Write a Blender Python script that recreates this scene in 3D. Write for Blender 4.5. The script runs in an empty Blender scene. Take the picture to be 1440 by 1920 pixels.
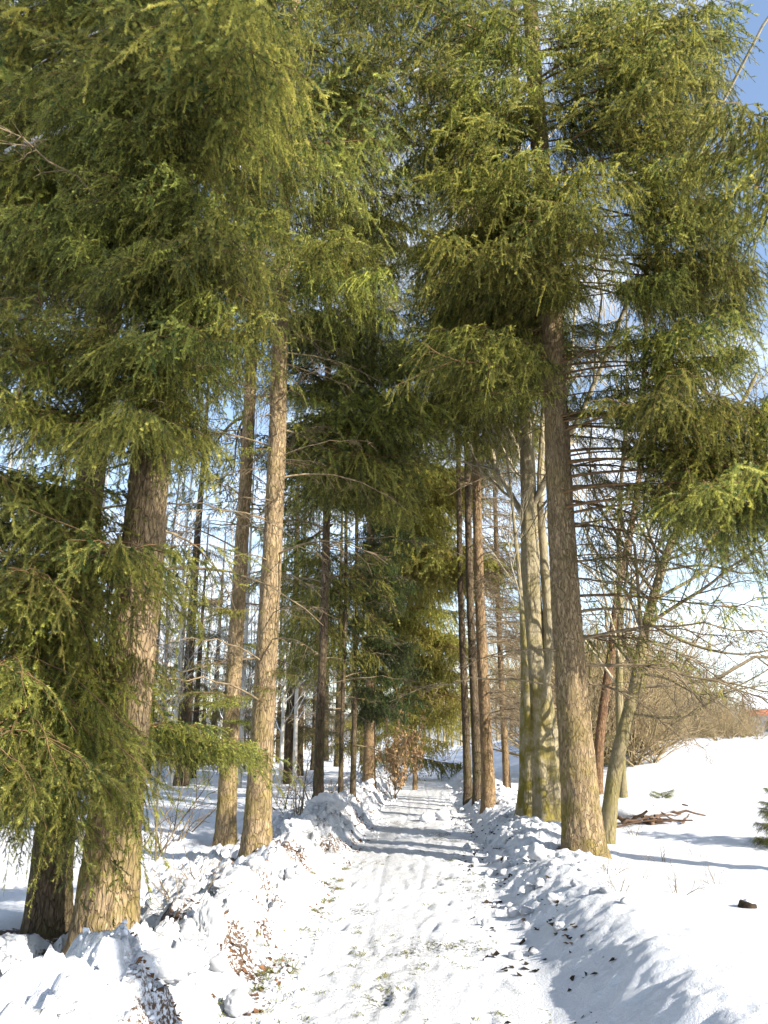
import bpy, math, random
import numpy as np
from mathutils import Vector

# ----------------------------------------------------------------------------- camera, sky, sun, exposure
sc = bpy.context.scene
COL = sc.collection
R = math.radians
F = 1450.0                        # focal length in pixels of the 1440 x 1920 photograph
PITCH, YAW = R(16.16), R(3.4)
CAM = np.array([0.28, 0.0, 1.60])
cd = bpy.data.cameras.new('camera')
cam = bpy.data.objects.new('camera', cd)
COL.objects.link(cam)
cam.location = CAM
cam.rotation_euler = (R(90) + PITCH, 0, YAW)
cd.sensor_width = 36
cd.lens = F / 1920 * 36
cd.clip_start, cd.clip_end = 0.05, 3000
sc.camera = cam

SUN_EL, SUN_BACK = R(27), R(34)   # the sun stands to the right and a little behind the camera
sun_dir = Vector((math.cos(SUN_EL) * math.cos(SUN_BACK), -math.cos(SUN_EL) * math.sin(SUN_BACK), math.sin(SUN_EL)))
w = bpy.data.worlds.new('World'); sc.world = w; w.use_nodes = True
nt = w.node_tree; nt.nodes.clear()
wo = nt.nodes.new('ShaderNodeOutputWorld'); bg = nt.nodes.new('ShaderNodeBackground')
sky = nt.nodes.new('ShaderNodeTexSky'); sky.sky_type = 'NISHITA'; sky.sun_disc = False
sky.sun_elevation = SUN_EL
sky.sun_rotation = math.atan2(sun_dir.x, sun_dir.y)
sky.air_density, sky.dust_density, sky.ozone_density = 1.0, 0.6, 1.5
tc = nt.nodes.new('ShaderNodeTexCoord')
mp = nt.nodes.new('ShaderNodeMapping'); mp.inputs['Scale'].default_value = (1.0, 1.0, 2.2)
cn = nt.nodes.new('ShaderNodeTexNoise'); cn.inputs['Scale'].default_value = 2.3
cn.inputs['Detail'].default_value = 7; cn.inputs['Roughness'].default_value = 0.58
cr = nt.nodes.new('ShaderNodeValToRGB')
cr.color_ramp.elements[0].position, cr.color_ramp.elements[1].position = 0.50, 0.74
sep = nt.nodes.new('ShaderNodeSeparateXYZ')
low = nt.nodes.new('ShaderNodeMapRange')          # clouds thicken towards the horizon all round
low.inputs['From Min'].default_value, low.inputs['From Max'].default_value = 0.02, 0.50
low.inputs['To Min'].default_value, low.inputs['To Max'].default_value = 0.26, 0.03
add = nt.nodes.new('ShaderNodeMath'); add.operation = 'ADD'; add.use_clamp = True
mx = nt.nodes.new('ShaderNodeMix'); mx.data_type = 'RGBA'
mx.inputs['B'].default_value = (6.0, 6.3, 6.8, 1)
L = nt.links.new
L(tc.outputs['Generated'], mp.inputs['Vector']); L(mp.outputs['Vector'], cn.inputs['Vector'])
L(cn.outputs['Fac'], cr.inputs['Fac'])
L(tc.outputs['Generated'], sep.inputs['Vector']); L(sep.outputs['Z'], low.inputs['Value'])
L(cr.outputs['Color'], add.inputs[0]); L(low.outputs['Result'], add.inputs[1])
L(add.outputs['Value'], mx.inputs['Factor'])
L(sky.outputs['Color'], mx.inputs['A']); L(mx.outputs['Result'], bg.inputs['Color'])
bg.inputs['Strength'].default_value = 0.115
L(bg.outputs['Background'], wo.inputs['Surface'])

sl = bpy.data.lights.new('sun', 'SUN'); sl.energy = 5.0; sl.angle = R(0.53); sl.color = (1.0, 0.925, 0.81)
so = bpy.data.objects.new('sun', sl); COL.objects.link(so)
so.rotation_euler = sun_dir.to_track_quat('Z', 'Y').to_euler(); so.location = (20, -10, 25)

vs = sc.view_settings
vs.view_transform = 'Standard'; vs.look = 'None'; vs.gamma = 1; vs.use_curve_mapping = False
vs.exposure = 1.45
cy = sc.cycles
cy.max_bounces, cy.diffuse_bounces, cy.glossy_bounces, cy.transmission_bounces, cy.transparent_max_bounces = 5, 4, 2, 3, 4
cy.caustics_reflective = cy.caustics_refractive = False

# ----------------------------------------------------------------------------- helpers: pixels, noise, meshes
cp, sp_, cyw, syw = math.cos(PITCH), math.sin(PITCH), math.cos(YAW), math.sin(YAW)
FWD = np.array([-syw * cp, cyw * cp, sp_]); RGT = np.array([cyw, syw, 0.0]); UP = np.cross(RGT, FWD)

def ray(px, py):
    return FWD + RGT * ((px - 720) / F) + UP * ((960 - py) / F)

def on_ground(px, py, z=0.0):          # the point of the photograph's pixel on a level at height z
    d = ray(px, py); return CAM + d * ((z - CAM[2]) / d[2])

def at(px, py, D):                     # the point of the pixel at D metres along the path
    d = ray(px, py); return CAM + d * (D / d[1])

def hash3(ix, iy, iz, s=0):
    h = (ix.astype(np.int64) * 374761393 + iy.astype(np.int64) * 668265263 + iz.astype(np.int64) * 2147483647 + s * 974634777) & 0xFFFFFFFF
    h = ((h ^ (h >> 13)) * 1274126177) & 0xFFFFFFFF
    h = ((h ^ (h >> 16)) * 2246822519) & 0xFFFFFFFF
    return ((h ^ (h >> 15)) & 0xFFFFFF) / float(0xFFFFFF)

def vnoise(x, y, z=None, s=0):         # value noise in -1 .. 1
    x = np.asarray(x, float); y = np.asarray(y, float)
    z = np.zeros_like(x) if z is None else np.asarray(z, float)
    ix, iy, iz = np.floor(x), np.floor(y), np.floor(z)
    fx, fy, fz = x - ix, y - iy, z - iz
    fx, fy, fz = (f * f * f * (f * (f * 6 - 15) + 10) for f in (fx, fy, fz))
    out = 0
    for a in (0, 1):
        wx = fx if a else 1 - fx
        for b in (0, 1):
            wy = fy if b else 1 - fy
            for c in (0, 1):
                wz = fz if c else 1 - fz
                out = out + wx * wy * wz * hash3(ix + a, iy + b, iz + c, s)
    return out * 2 - 1

def fbm(x, y, z=None, s=0, o=4, g=0.5):
    v, a, t, f = 0, 1.0, 0, 1.0
    for k in range(o):
        v = v + a * vnoise(np.asarray(x) * f + 17.3 * k, np.asarray(y) * f - 9.1 * k, None if z is None else np.asarray(z) * f + 5.7 * k, s + k)
        t += a; a *= g; f *= 2.03
    return v / t

def cells(x, y, z, s=0):               # distance to the nearest and second nearest cell point, and the cell's own number
    ix, iy, iz = np.floor(x), np.floor(y), np.floor(z)
    d1 = np.full(x.shape, 9.0); d2 = np.full(x.shape, 9.0); cid = np.zeros(x.shape)
    for a in (-1, 0, 1):
        for b in (-1, 0, 1):
            for c in (-1, 0, 1):
                jx, jy, jz = ix + a, iy + b, iz + c
                d = np.sqrt((jx + hash3(jx, jy, jz, s) - x) ** 2 + (jy + hash3(jx, jy, jz, s + 1) - y) ** 2 + (jz + hash3(jx, jy, jz, s + 2) - z) ** 2)
                near = d < d1
                d2 = np.where(near, d1, np.minimum(d2, d)); cid = np.where(near, hash3(jx, jy, jz, s + 3), cid); d1 = np.where(near, d, d1)
    return d1, d2, cid

def sstep(a, b, x):
    t = np.clip((np.asarray(x, float) - a) / (b - a), 0, 1); return t * t * (3 - 2 * t)

def mesh_from(name, V, faces, mats, mat_idx=None, smooth=True, attrs=None):
    """faces: list of integer arrays (n, 3) or (n, 4)."""
    me = bpy.data.meshes.new(name)
    V = np.asarray(V, np.float32)
    faces = [np.asarray(f, np.int32) for f in faces if len(f)]
    me.vertices.add(len(V)); me.vertices.foreach_set('co', V.ravel())
    loops = np.concatenate([f.ravel() for f in faces])
    tot = np.concatenate([np.full(len(f), f.shape[1], np.int32) for f in faces])
    start = np.concatenate([[0], np.cumsum(tot)[:-1]]).astype(np.int32)
    me.loops.add(len(loops)); me.loops.foreach_set('vertex_index', loops)
    me.polygons.add(len(tot)); me.polygons.foreach_set('loop_start', start); me.polygons.foreach_set('loop_total', tot)
    for m in mats: me.materials.append(m)
    if mat_idx is not None: me.polygons.foreach_set('material_index', np.asarray(mat_idx, np.int32))
    me.polygons.foreach_set('use_smooth', np.full(len(tot), smooth, bool))
    for k, v in (attrs or {}).items():
        at_ = me.attributes.new(k, 'FLOAT', 'POINT'); at_.data.foreach_set('value', np.asarray(v, np.float32))
    me.update(calc_edges=True); me.validate()
    return me

def link(name, data, parent=None, loc=(0, 0, 0), rot=(0, 0, 0), scale=1.0):
    o = bpy.data.objects.new(name, data); COL.objects.link(o)
    o.location = loc; o.rotation_euler = rot
    o.scale = (scale,) * 3 if np.isscalar(scale) else scale
    if parent is not None: o.parent = parent
    return o

def tag(o, label=None, cat=None, group=None, kind=None):
    if label: o['label'] = label
    if cat: o['category'] = cat
    if group: o['group'] = group
    if kind: o['kind'] = kind
    return o

def tubes(P, RAD, k=5):
    """Batch of m tubes with n points each: P (m, n, 3), RAD (m, n) -> verts, quads."""
    m, n, _ = P.shape
    T = np.gradient(P, axis=1); T /= np.linalg.norm(T, axis=2, keepdims=True) + 1e-9
    ref = np.where(np.abs(T[:, :1, 2:3]) > 0.85, np.array([1.0, 0, 0]), np.array([0, 0, 1.0]))
    A = np.cross(T, np.broadcast_to(ref, T.shape)); A /= np.linalg.norm(A, axis=2, keepdims=True) + 1e-9
    B = np.cross(T, A)
    th = np.arange(k) * 2 * math.pi / k
    V = P[:, :, None, :] + RAD[:, :, None, None] * (A[:, :, None, :] * np.cos(th)[None, None, :, None] + B[:, :, None, :] * np.sin(th)[None, None, :, None])
    i = np.arange(m * n * k).reshape(m, n, k)
    a, b = i[:, :-1, :], i[:, 1:, :]
    q = np.stack([a, np.roll(a, -1, 2), np.roll(b, -1, 2), b], -1).reshape(-1, 4)
    return V.reshape(-1, 3), q

def unit(v):
    return v / (np.linalg.norm(v, axis=-1, keepdims=True) + 1e-9)

# ----------------------------------------------------------------------------- materials
def new_mat(name):
    m = bpy.data.materials.new(name); m.use_nodes = True
    n = m.node_tree; n.nodes.clear()
    o = n.nodes.new('ShaderNodeOutputMaterial'); b = n.nodes.new('ShaderNodeBsdfPrincipled')
    n.links.new(b.outputs[0], o.inputs['Surface'])
    return m, n, b, o

def N(n, t, **kw):
    x = n.nodes.new(t)
    for k, v in kw.items():
        if k in x.inputs: x.inputs[k].default_value = v
        else: setattr(x, k, v)
    return x

def mixc(n, fac, a, b):
    m = n.nodes.new('ShaderNodeMix'); m.data_type = 'RGBA'
    for s, v in (('Factor', fac), ('A', a), ('B', b)):
        if hasattr(v, 'links'): n.links.new(v, m.inputs[s])
        else: m.inputs[s].default_value = v if s == 'Factor' else (*v, 1)
    return m.outputs['Result']

def noise(n, scale, detail=4, rough=0.55, vec=None):
    t = N(n, 'ShaderNodeTexNoise', Scale=scale, Detail=detail, Roughness=rough)
    if vec is not None: n.links.new(vec, t.inputs['Vector'])
    return t.outputs['Fac']

def ramp(n, fac, a, b):
    m = N(n, 'ShaderNodeMapRange'); m.inputs['From Min'].default_value = a; m.inputs['From Max'].default_value = b
    m.interpolation_type = 'SMOOTHSTEP'
    n.links.new(fac, m.inputs['Value']); return m.outputs['Result']

def mul(n, a, b, op='MULTIPLY'):
    m = N(n, 'ShaderNodeMath', operation=op)
    for i, v in enumerate((a, b)):
        if hasattr(v, 'links'): n.links.new(v, m.inputs[i])
        else: m.inputs[i].default_value = v
    return m.outputs[0]

def objvec(n, scale=(1, 1, 1)):
    t = N(n, 'ShaderNodeTexCoord'); m = N(n, 'ShaderNodeMapping'); m.inputs['Scale'].default_value = scale
    n.links.new(t.outputs['Object'], m.inputs['Vector']); return m.outputs['Vector']

def bump(n, b, h, dist, strength=1.0):
    x = N(n, 'ShaderNodeBump', Distance=dist, Strength=strength)
    n.links.new(h, x.inputs['Height']); n.links.new(x.outputs['Normal'], b.inputs['Normal'])

def needle_mat(name, dark, light, trans=0.35):
    m, n, b, o = new_mat(name)
    at_ = N(n, 'ShaderNodeAttribute', attribute_name='tint')
    oi = N(n, 'ShaderNodeObjectInfo')
    c = mixc(n, at_.outputs['Fac'], dark, light)
    hsv = N(n, 'ShaderNodeHueSaturation')
    v = N(n, 'ShaderNodeMapRange'); v.inputs['To Min'].default_value = 0.60; v.inputs['To Max'].default_value = 1.35
    n.links.new(oi.outputs['Random'], v.inputs['Value']); n.links.new(v.outputs['Result'], hsv.inputs['Value'])
    hv = N(n, 'ShaderNodeMapRange'); hv.inputs['To Min'].default_value = 0.485; hv.inputs['To Max'].default_value = 0.512
    r2 = mul(n, oi.outputs['Random'], 7.31); r3 = mul(n, r2, 1.0, 'FRACT'); n.links.new(r3, hv.inputs['Value'])
    n.links.new(hv.outputs['Result'], hsv.inputs['Hue'])
    n.links.new(c, hsv.inputs['Color']); n.links.new(hsv.outputs['Color'], b.inputs['Base Color'])
    b.inputs['Roughness'].default_value = 0.48; b.inputs['Specular IOR Level'].default_value = 0.4
    tr = N(n, 'ShaderNodeBsdfTranslucent'); n.links.new(hsv.outputs['Color'], tr.inputs['Color'])
    mxs = N(n, 'ShaderNodeMixShader'); mxs.inputs[0].default_value = trans
    n.links.new(b.outputs[0], mxs.inputs[1]); n.links.new(tr.outputs[0], mxs.inputs[2]); n.links.new(mxs.outputs[0], o.inputs['Surface'])
    return m

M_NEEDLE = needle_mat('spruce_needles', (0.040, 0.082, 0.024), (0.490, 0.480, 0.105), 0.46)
M_NEEDLE_SHADED = needle_mat('shaded_spruce_needles', (0.030, 0.062, 0.022), (0.12, 0.16, 0.044), 0.25)  # shade of the dim boughs painted in as a darker needle colour
M_NEEDLE_SUNLIT = needle_mat('sunlit_spruce_needles', (0.23, 0.24, 0.055), (0.55, 0.50, 0.135), 0.5)  # same needles, with sunlight painted into a brighter, yellower colour
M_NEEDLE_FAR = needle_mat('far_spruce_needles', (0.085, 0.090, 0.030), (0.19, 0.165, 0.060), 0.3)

def plain(name, c1, c2, scale=6, rough=0.85, bmp=0.0, spec=0.2):
    m, n, b, o = new_mat(name)
    f = noise(n, scale, 5, 0.6, objvec(n))
    n.links.new(mixc(n, ramp(n, f, 0.3, 0.7), c1, c2), b.inputs['Base Color'])
    b.inputs['Roughness'].default_value = rough; b.inputs['Specular IOR Level'].default_value = spec
    if bmp: bump(n, b, f, bmp)
    return m

M_TWIG = plain('young_twig_bark', (0.085, 0.055, 0.028), (0.20, 0.12, 0.055), 12)
M_DEADWOOD = plain('dead_twig_bark', (0.075, 0.058, 0.036), (0.25, 0.19, 0.115), 8)
M_BARE = plain('bare_twig_bark', (0.085, 0.068, 0.045), (0.23, 0.185, 0.12), 5)
M_PALEBARE = plain('pale_twig_bark', (0.24, 0.20, 0.13), (0.42, 0.37, 0.27), 5)
M_SCRUB = plain('scrub_twig_bark', (0.17, 0.14, 0.07), (0.36, 0.27, 0.16), 0.6)
M_RUST = plain('dry_beech_leaf', (0.32, 0.19, 0.085), (0.52, 0.36, 0.19), 30)
M_LEAF = plain('fallen_leaf', (0.075, 0.038, 0.018), (0.19, 0.095, 0.045), 9)
M_GRASS = plain('winter_grass', (0.075, 0.085, 0.02), (0.20, 0.19, 0.06), 7)
M_STRAW = plain('dry_straw', (0.30, 0.20, 0.10), (0.45, 0.33, 0.18), 7)
M_EARTH = plain('wet_earth', (0.012, 0.009, 0.006), (0.045, 0.03, 0.018), 14, 0.9, 0.02)

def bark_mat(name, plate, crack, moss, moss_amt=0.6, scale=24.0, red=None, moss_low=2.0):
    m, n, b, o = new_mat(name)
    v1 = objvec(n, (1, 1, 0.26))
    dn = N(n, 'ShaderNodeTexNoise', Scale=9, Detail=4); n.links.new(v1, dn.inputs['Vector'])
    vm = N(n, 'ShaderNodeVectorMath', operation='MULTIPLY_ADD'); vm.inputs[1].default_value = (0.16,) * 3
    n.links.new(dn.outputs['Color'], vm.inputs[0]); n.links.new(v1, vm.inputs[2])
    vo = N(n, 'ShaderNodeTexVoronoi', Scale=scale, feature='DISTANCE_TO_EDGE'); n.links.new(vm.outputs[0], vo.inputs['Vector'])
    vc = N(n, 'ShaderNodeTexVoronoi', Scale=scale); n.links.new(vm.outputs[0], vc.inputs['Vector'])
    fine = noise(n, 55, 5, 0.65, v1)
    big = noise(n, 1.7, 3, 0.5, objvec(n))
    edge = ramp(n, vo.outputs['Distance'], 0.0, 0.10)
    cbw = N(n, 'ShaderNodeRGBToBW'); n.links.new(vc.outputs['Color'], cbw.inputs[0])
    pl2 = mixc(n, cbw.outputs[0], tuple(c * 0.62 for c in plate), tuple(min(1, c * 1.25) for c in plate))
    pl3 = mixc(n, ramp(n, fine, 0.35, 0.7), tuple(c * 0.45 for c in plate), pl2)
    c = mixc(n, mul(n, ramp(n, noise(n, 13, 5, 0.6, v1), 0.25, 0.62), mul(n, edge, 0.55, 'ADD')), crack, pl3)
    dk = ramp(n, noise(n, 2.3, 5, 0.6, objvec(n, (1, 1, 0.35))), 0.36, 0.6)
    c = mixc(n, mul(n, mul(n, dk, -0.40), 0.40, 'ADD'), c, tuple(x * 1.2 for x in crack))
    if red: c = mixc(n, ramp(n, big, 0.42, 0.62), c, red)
    sx = N(n, 'ShaderNodeSeparateXYZ'); n.links.new(objvec(n), sx.inputs[0])
    lowz = N(n, 'ShaderNodeMapRange'); lowz.inputs['From Min'].default_value = 0.2; lowz.inputs['From Max'].default_value = moss_low
    lowz.inputs['To Min'].default_value = 1.0; lowz.inputs['To Max'].default_value = 0.30
    n.links.new(sx.outputs['Z'], lowz.inputs['Value'])
    left = N(n, 'ShaderNodeMapRange'); left.inputs['From Min'].default_value = 0.35; left.inputs['From Max'].default_value = -0.35; left.inputs['To Min'].default_value = 0.45
    n.links.new(sx.outputs['X'], left.inputs['Value'])
    mf = mul(n, mul(n, ramp(n, noise(n, 3.2, 6, 0.65, objvec(n)), 0.40, 0.62), lowz.outputs[0]), mul(n, left.outputs[0], moss_amt))
    mc = mixc(n, fine, tuple(x * 0.55 for x in moss), moss)
    n.links.new(mixc(n, mf, c, mc), b.inputs['Base Color'])
    b.inputs['Roughness'].default_value = 0.9; b.inputs['Specular IOR Level'].default_value = 0.15
    h = mul(n, mul(n, edge, 0.7), mul(n, fine, 0.5), 'ADD')
    bump(n, b, h, 0.02)
    return m

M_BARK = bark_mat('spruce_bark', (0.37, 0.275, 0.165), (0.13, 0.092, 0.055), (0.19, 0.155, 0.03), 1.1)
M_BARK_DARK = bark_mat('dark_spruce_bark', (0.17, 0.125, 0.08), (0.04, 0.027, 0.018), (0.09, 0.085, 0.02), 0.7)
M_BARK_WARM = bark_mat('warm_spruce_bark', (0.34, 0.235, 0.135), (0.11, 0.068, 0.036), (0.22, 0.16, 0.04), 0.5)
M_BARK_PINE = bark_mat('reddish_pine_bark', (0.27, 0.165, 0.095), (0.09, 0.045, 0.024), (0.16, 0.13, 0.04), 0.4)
M_BEECH = bark_mat('smooth_grey_bark', (0.33, 0.285, 0.19), (0.25, 0.21, 0.13), (0.17, 0.14, 0.03), 1.5, 3.0, None, 5.0)
M_LEANBARK = bark_mat('olive_grey_bark', (0.27, 0.225, 0.135), (0.17, 0.14, 0.08), (0.17, 0.15, 0.03), 1.1, 4.0, None, 5.0)

def snow_mat(name, dirt_col=(0.13, 0.075, 0.04), grain=1.0):
    m, n, b, o = new_mat(name)
    vec = objvec(n)
    f1 = noise(n, 38, 5, 0.65, vec); f2 = noise(n, 9, 4, 0.6, vec); f3 = noise(n, 150, 3, 0.6, vec)
    dirt = N(n, 'ShaderNodeAttribute', attribute_name='dirt')
    grime = N(n, 'ShaderNodeAttribute', attribute_name='grime')
    snow = mixc(n, f2, (0.56, 0.59, 0.645), (0.66, 0.67, 0.69))
    slush = mixc(n, ramp(n, f1, 0.35, 0.65), (0.31, 0.315, 0.315), (0.50, 0.50, 0.50))
    gm = mul(n, grime.outputs['Fac'], ramp(n, f1, 0.38, 0.58))
    c = mixc(n, gm, snow, slush)
    sk = mul(n, ramp(n, noise(n, 62, 3, 0.7, vec), 0.555, 0.63), ramp(n, mul(n, f2, grime.outputs['Fac']), 0.15, 0.50))
    c = mixc(n, mul(n, sk, 0.75), c, (0.15, 0.125, 0.09))
    dm = ramp(n, mul(n, dirt.outputs['Fac'], mul(n, ramp(n, f1, 0.30, 0.66), 0.33, 'ADD')), 0.46, 0.76)
    c = mixc(n, dm, c, mixc(n, f3, tuple(x * 0.4 for x in dirt_col), dirt_col))
    n.links.new(c, b.inputs['Base Color'])
    b.inputs['Roughness'].default_value = 0.55; b.inputs['Specular IOR Level'].default_value = 0.25
    h = mul(n, mul(n, f1, 0.6), mul(n, f3, 0.3), 'ADD')
    bump(n, b, h, 0.022 * grain)
    return m

M_SNOW = snow_mat('snow')
M_SNOW_PATH = snow_mat('trodden_snow', (0.09, 0.085, 0.04), 1.0)
M_SNOW_CLEAN = plain('clean_snow', (0.60, 0.63, 0.68), (0.70, 0.71, 0.73), 22, 0.55, 0.01, 0.25)
M_SNOW_BRANCH = plain('branch_snow', (0.80, 0.83, 0.88), (0.90, 0.90, 0.92), 60, 0.6, 0.01, 0.25)

def frosted(name, c1, c2, amount=0.35):
    """Bark with snow lying on whatever faces up."""
    m, n, b, o = new_mat(name)
    g = N(n, 'ShaderNodeNewGeometry'); sx = N(n, 'ShaderNodeSeparateXYZ'); n.links.new(g.outputs['Normal'], sx.inputs[0])
    f = noise(n, 3, 4, 0.6, objvec(n))
    up = ramp(n, mul(n, sx.outputs['Z'], f, 'ADD'), 1.0 - amount, 1.15 - amount)
    n.links.new(mixc(n, up, mixc(n, f, c1, c2), (0.84, 0.86, 0.90)), b.inputs['Base Color'])
    b.inputs['Roughness'].default_value = 0.8
    return m

M_FROST = frosted('snowy_twig_bark', (0.13, 0.11, 0.085), (0.30, 0.27, 0.22), 0.30)
M_FROSTPALE = frosted('pale_snowy_bark', (0.34, 0.32, 0.28), (0.55, 0.53, 0.48), 0.2)

# ----------------------------------------------------------------------------- the ground
def path_c(y):
    y = np.asarray(y, float)
    return 0.02 * np.sin(y * 0.5) - 0.0016 * np.clip(y - 18, 0, 40) ** 2 * 0.55

PW = 0.87

HOLES = []            # (x, y, r, depth): the melted hollows around trunks, filled in below

def height(x, y, fine=True):
    x = np.asarray(x, float); y = np.asarray(y, float)
    u = x - path_c(y)
    wob = 0.13 * vnoise(y * 0.9, y * 0 + 3.3) + 0.07 * vnoise(y * 2.7, y * 0 + 8.3)
    a = -u - PW - wob                                   # metres beyond the path's left edge
    bR = u - PW - 0.06 - 0.5 * wob                            # and beyond its right edge
    far = sstep(60, 30, y)
    hl = (0.40 + 0.12 * vnoise(y * 0.7, y * 0 + 1.7)) * (0.45 + 0.55 * far)
    hr = (0.34 + 0.08 * vnoise(y * 0.6, y * 0 + 6.1)) * (0.45 + 0.55 * far)
    left = hl * sstep(-0.05, 0.62, a) * (1 - 0.70 * sstep(0.55, 1.35, a))
    right = hr * sstep(-0.05, 0.75, bR) * (1 - 0.55 * sstep(0.85, 1.9, bR))
    z = left + right
    # forest floor and field
    ff = sstep(1.3, 3.0, a)
    z = z + ff * (0.07 * fbm(x * 0.45, y * 0.45, None, 11, 3) + 0.012 * np.clip(a - 1.5, 0, 40))
    fd = sstep(1.4, 4.0, bR)
    rise = 1.38 * sstep(9, 42, y) * sstep(1.5, 9, u)
    z = z + fd * (0.05 * fbm(x * 0.5, y * 0.35, None, 21, 3)) + rise
    z = z - 5.0 * sstep(55, 160, y) * sstep(1, 14, u)
    z = z + 0.9 * sstep(38, 75, y) * sstep(8, -2, u)
    if fine:
        lumpL = sstep(0.0, 0.25, a) * sstep(2.6, 1.2, a)
        lumpR = sstep(0.0, 0.3, bR) * sstep(2.0, 1.0, bR)
        n1 = 1 - np.abs(fbm(x * 2.6, y * 2.6, None, 31, 4, 0.55)) * 2
        n2 = 1 - np.abs(fbm(x * 6.5, y * 6.5, None, 41, 3, 0.55)) * 2
        n3 = fbm(x * 15, y * 15, None, 51, 3, 0.6)
        d1, d2, cid = cells(x * 5.2 + 0.5 * vnoise(x * 6, y * 6), y * 5.2, x * 0 + 0.5, 5)
        clod = (cid - 0.35) * sstep(0.0, 0.28, d2 - d1)
        n4 = fbm(x * 34, y * 34, None, 53, 2, 0.6)
        z = z + lumpL * (0.17 * (n1 - 0.5) + 0.06 * n2 + 0.034 * n3 + 0.014 * n4 + 0.075 * clod)
        nearR = 0.35 + 0.65 * sstep(6.5, 10.5, y)
        z = z + lumpR * nearR * (0.075 * (n1 - 0.5) + 0.035 * n2 + 0.018 * n3 + 0.050 * clod * sstep(5.5, 9, y))
        onp = sstep(0.12, -0.1, a) * sstep(0.15, -0.1, bR)
        foot = np.abs(fbm(x * 4.2, y * 3.2, None, 61, 3)) + 0.7 * np.abs(fbm(x * 10, y * 8, None, 63, 2))
        z = z + onp * (0.011 * foot + 0.005 * n3 + 0.010 * vnoise(x * 8.5, y * 0.55, None, 67) * (0.6 + 0.4 * vnoise(x * 1.5, y * 0.4, None, 68)) + 0.02 * vnoise(x * 1.3, y * 0.25, None, 65))
        z = z + (ff + fd) * (0.022 * n2 + 0.008 * n3 + 0.03 * (n1 - 0.5))
        if x.size > 1000: z = z + prints(x, y)
        for hx, hy, r, dp in HOLES:
            z = z - dp * np.exp(-(((x - hx) ** 2 + (y - hy) ** 2) / (r * r)) ** 2)
    return z

PR = np.random.default_rng(8)
BOOTS = [(float(yy), float(np.clip(PR.normal(0, 0.42), -0.8, 0.8)), PR.normal(0, 0.25)) for yy in 4.2 + 15 * PR.uniform(0, 1, 210) ** 1.3]
def prints(x, y):
    out = np.zeros_like(x)
    order = np.argsort(y, kind='stable'); ysrt = y[order]; pc = path_c(y)
    for by, bx, a in BOOTS:
        i0, i1 = np.searchsorted(ysrt, by - 0.3), np.searchsorted(ysrt, by + 0.3)
        k = order[i0:i1]; k = k[np.abs(x[k] - pc[k] - bx) < 0.3]
        dx, dy = x[k] - pc[k] - bx, y[k] - by
        u_, v_ = dx * math.cos(a) - dy * math.sin(a), dx * math.sin(a) + dy * math.cos(a)
        w_ = 0.052 + 0.012 * np.sin(v_ * 16)
        d = np.maximum(np.abs(u_) / w_, np.abs(v_) / 0.145)
        out[k] += -0.013 * sstep(1.25, 0.55, d) + 0.005 * np.exp(-((d - 1.35) / 0.25) ** 2)
    u = x - pc
    for c, wd in ((-0.33, 0.03), (0.12, 0.03), (0.52, 0.06)):
        out -= 0.009 * np.exp(-((u - c - 0.05 * np.sin(y * 0.6 + c * 9)) / wd) ** 2)
    return out

def gz(x, y):
    return float(height(np.array([x]), np.array([y]), False)[0])

# where each big tree stands: foot pixel, width of the trunk in pixels there, and the pixel of its trunk further up
def foot(px, py, z=0.2):
    p = on_ground(px, py, z); return float(p[0]), float(p[1])

SPOT = {
    'T0': foot(88, 1735, 0.15), 'T1': foot(196, 1792, 0.12), 'T2': foot(424, 1566, 0.22), 'T3': foot(484, 1606, 0.22),
    'T4': foot(598, 1530, 0.25), 'T5': foot(640, 1514, 0.25), 'T6': foot(663, 1506, 0.25), 'T7': foot(693, 1482, 0.25), 'T8': foot(778, 1468, 0.2),
    'R1': foot(1092, 1594, 0.25), 'R2': foot(1015, 1550, 0.22), 'R3': foot(915, 1512, 0.25), 'R4': foot(895, 1500, 0.25), 'R5': foot(876, 1491, 0.25),
    'R6': foot(950, 1490, 0.25), 'L1': foot(1128, 1566, 0.25), 'L2': foot(1118, 1490, 0.3),
    'R0': (6.1, 8.6), 'TL': (-5.6, 5.4),
}
for k, r, dp in (('T1', 0.55, 0.22), ('T0', 0.4, 0.10), ('T3', 0.45, 0.10), ('R1', 0.45, 0.08), ('R2', 0.5, 0.08), ('T2', 0.4, 0.08)):
    HOLES.append((SPOT[k][0], SPOT[k][1], r, dp))

MELT = on_ground(158, 1822, 0.12)          # the bare melted earth right before the thick spruce
HOLES.append((float(MELT[0]), float(MELT[1]) - 0.05, 0.52, 0.36))

def axis_lines(lo, hi, s0, grow, cap):
    """From lo upward with the spacing growing from s0."""
    out, v, s = [lo], lo, s0
    while v < hi:
        v += s; s = min(s * grow, cap); out.append(v)
    return np.array(out)

xr = axis_lines(2.9, 420, 0.05, 1.05, 30); xl = -axis_lines(2.9, 420, 0.05, 1.05, 30)[::-1]
xs = np.concatenate([xl, np.arange(-2.9 + 0.026, 2.9, 0.026), xr])
yn = axis_lines(3.6, 420, 0.021, 1.0065, 30)
yb = np.array([-60, -30, -15, -8, -5, -3, -1.5, -0.5, 0.3, 1, 1.6, 2.1, 2.5, 2.8, 3.05, 3.25, 3.4, 3.5])
ys = np.concatenate([yb, yn])
X, Y = np.meshgrid(xs, ys)
Z = height(X.ravel(), Y.ravel()).reshape(X.shape)
Ug = X - path_c(Y)
A_ = -Ug - PW; B_ = Ug - PW
dirt = 0.80 * sstep(-0.12, 0.10, A_) * sstep(0.75, 0.15, A_) * np.clip(0.42 + 1.9 * fbm(X * 2.6, Y * 2.0, None, 71, 5, 0.65), 0, 1.0)
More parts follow.
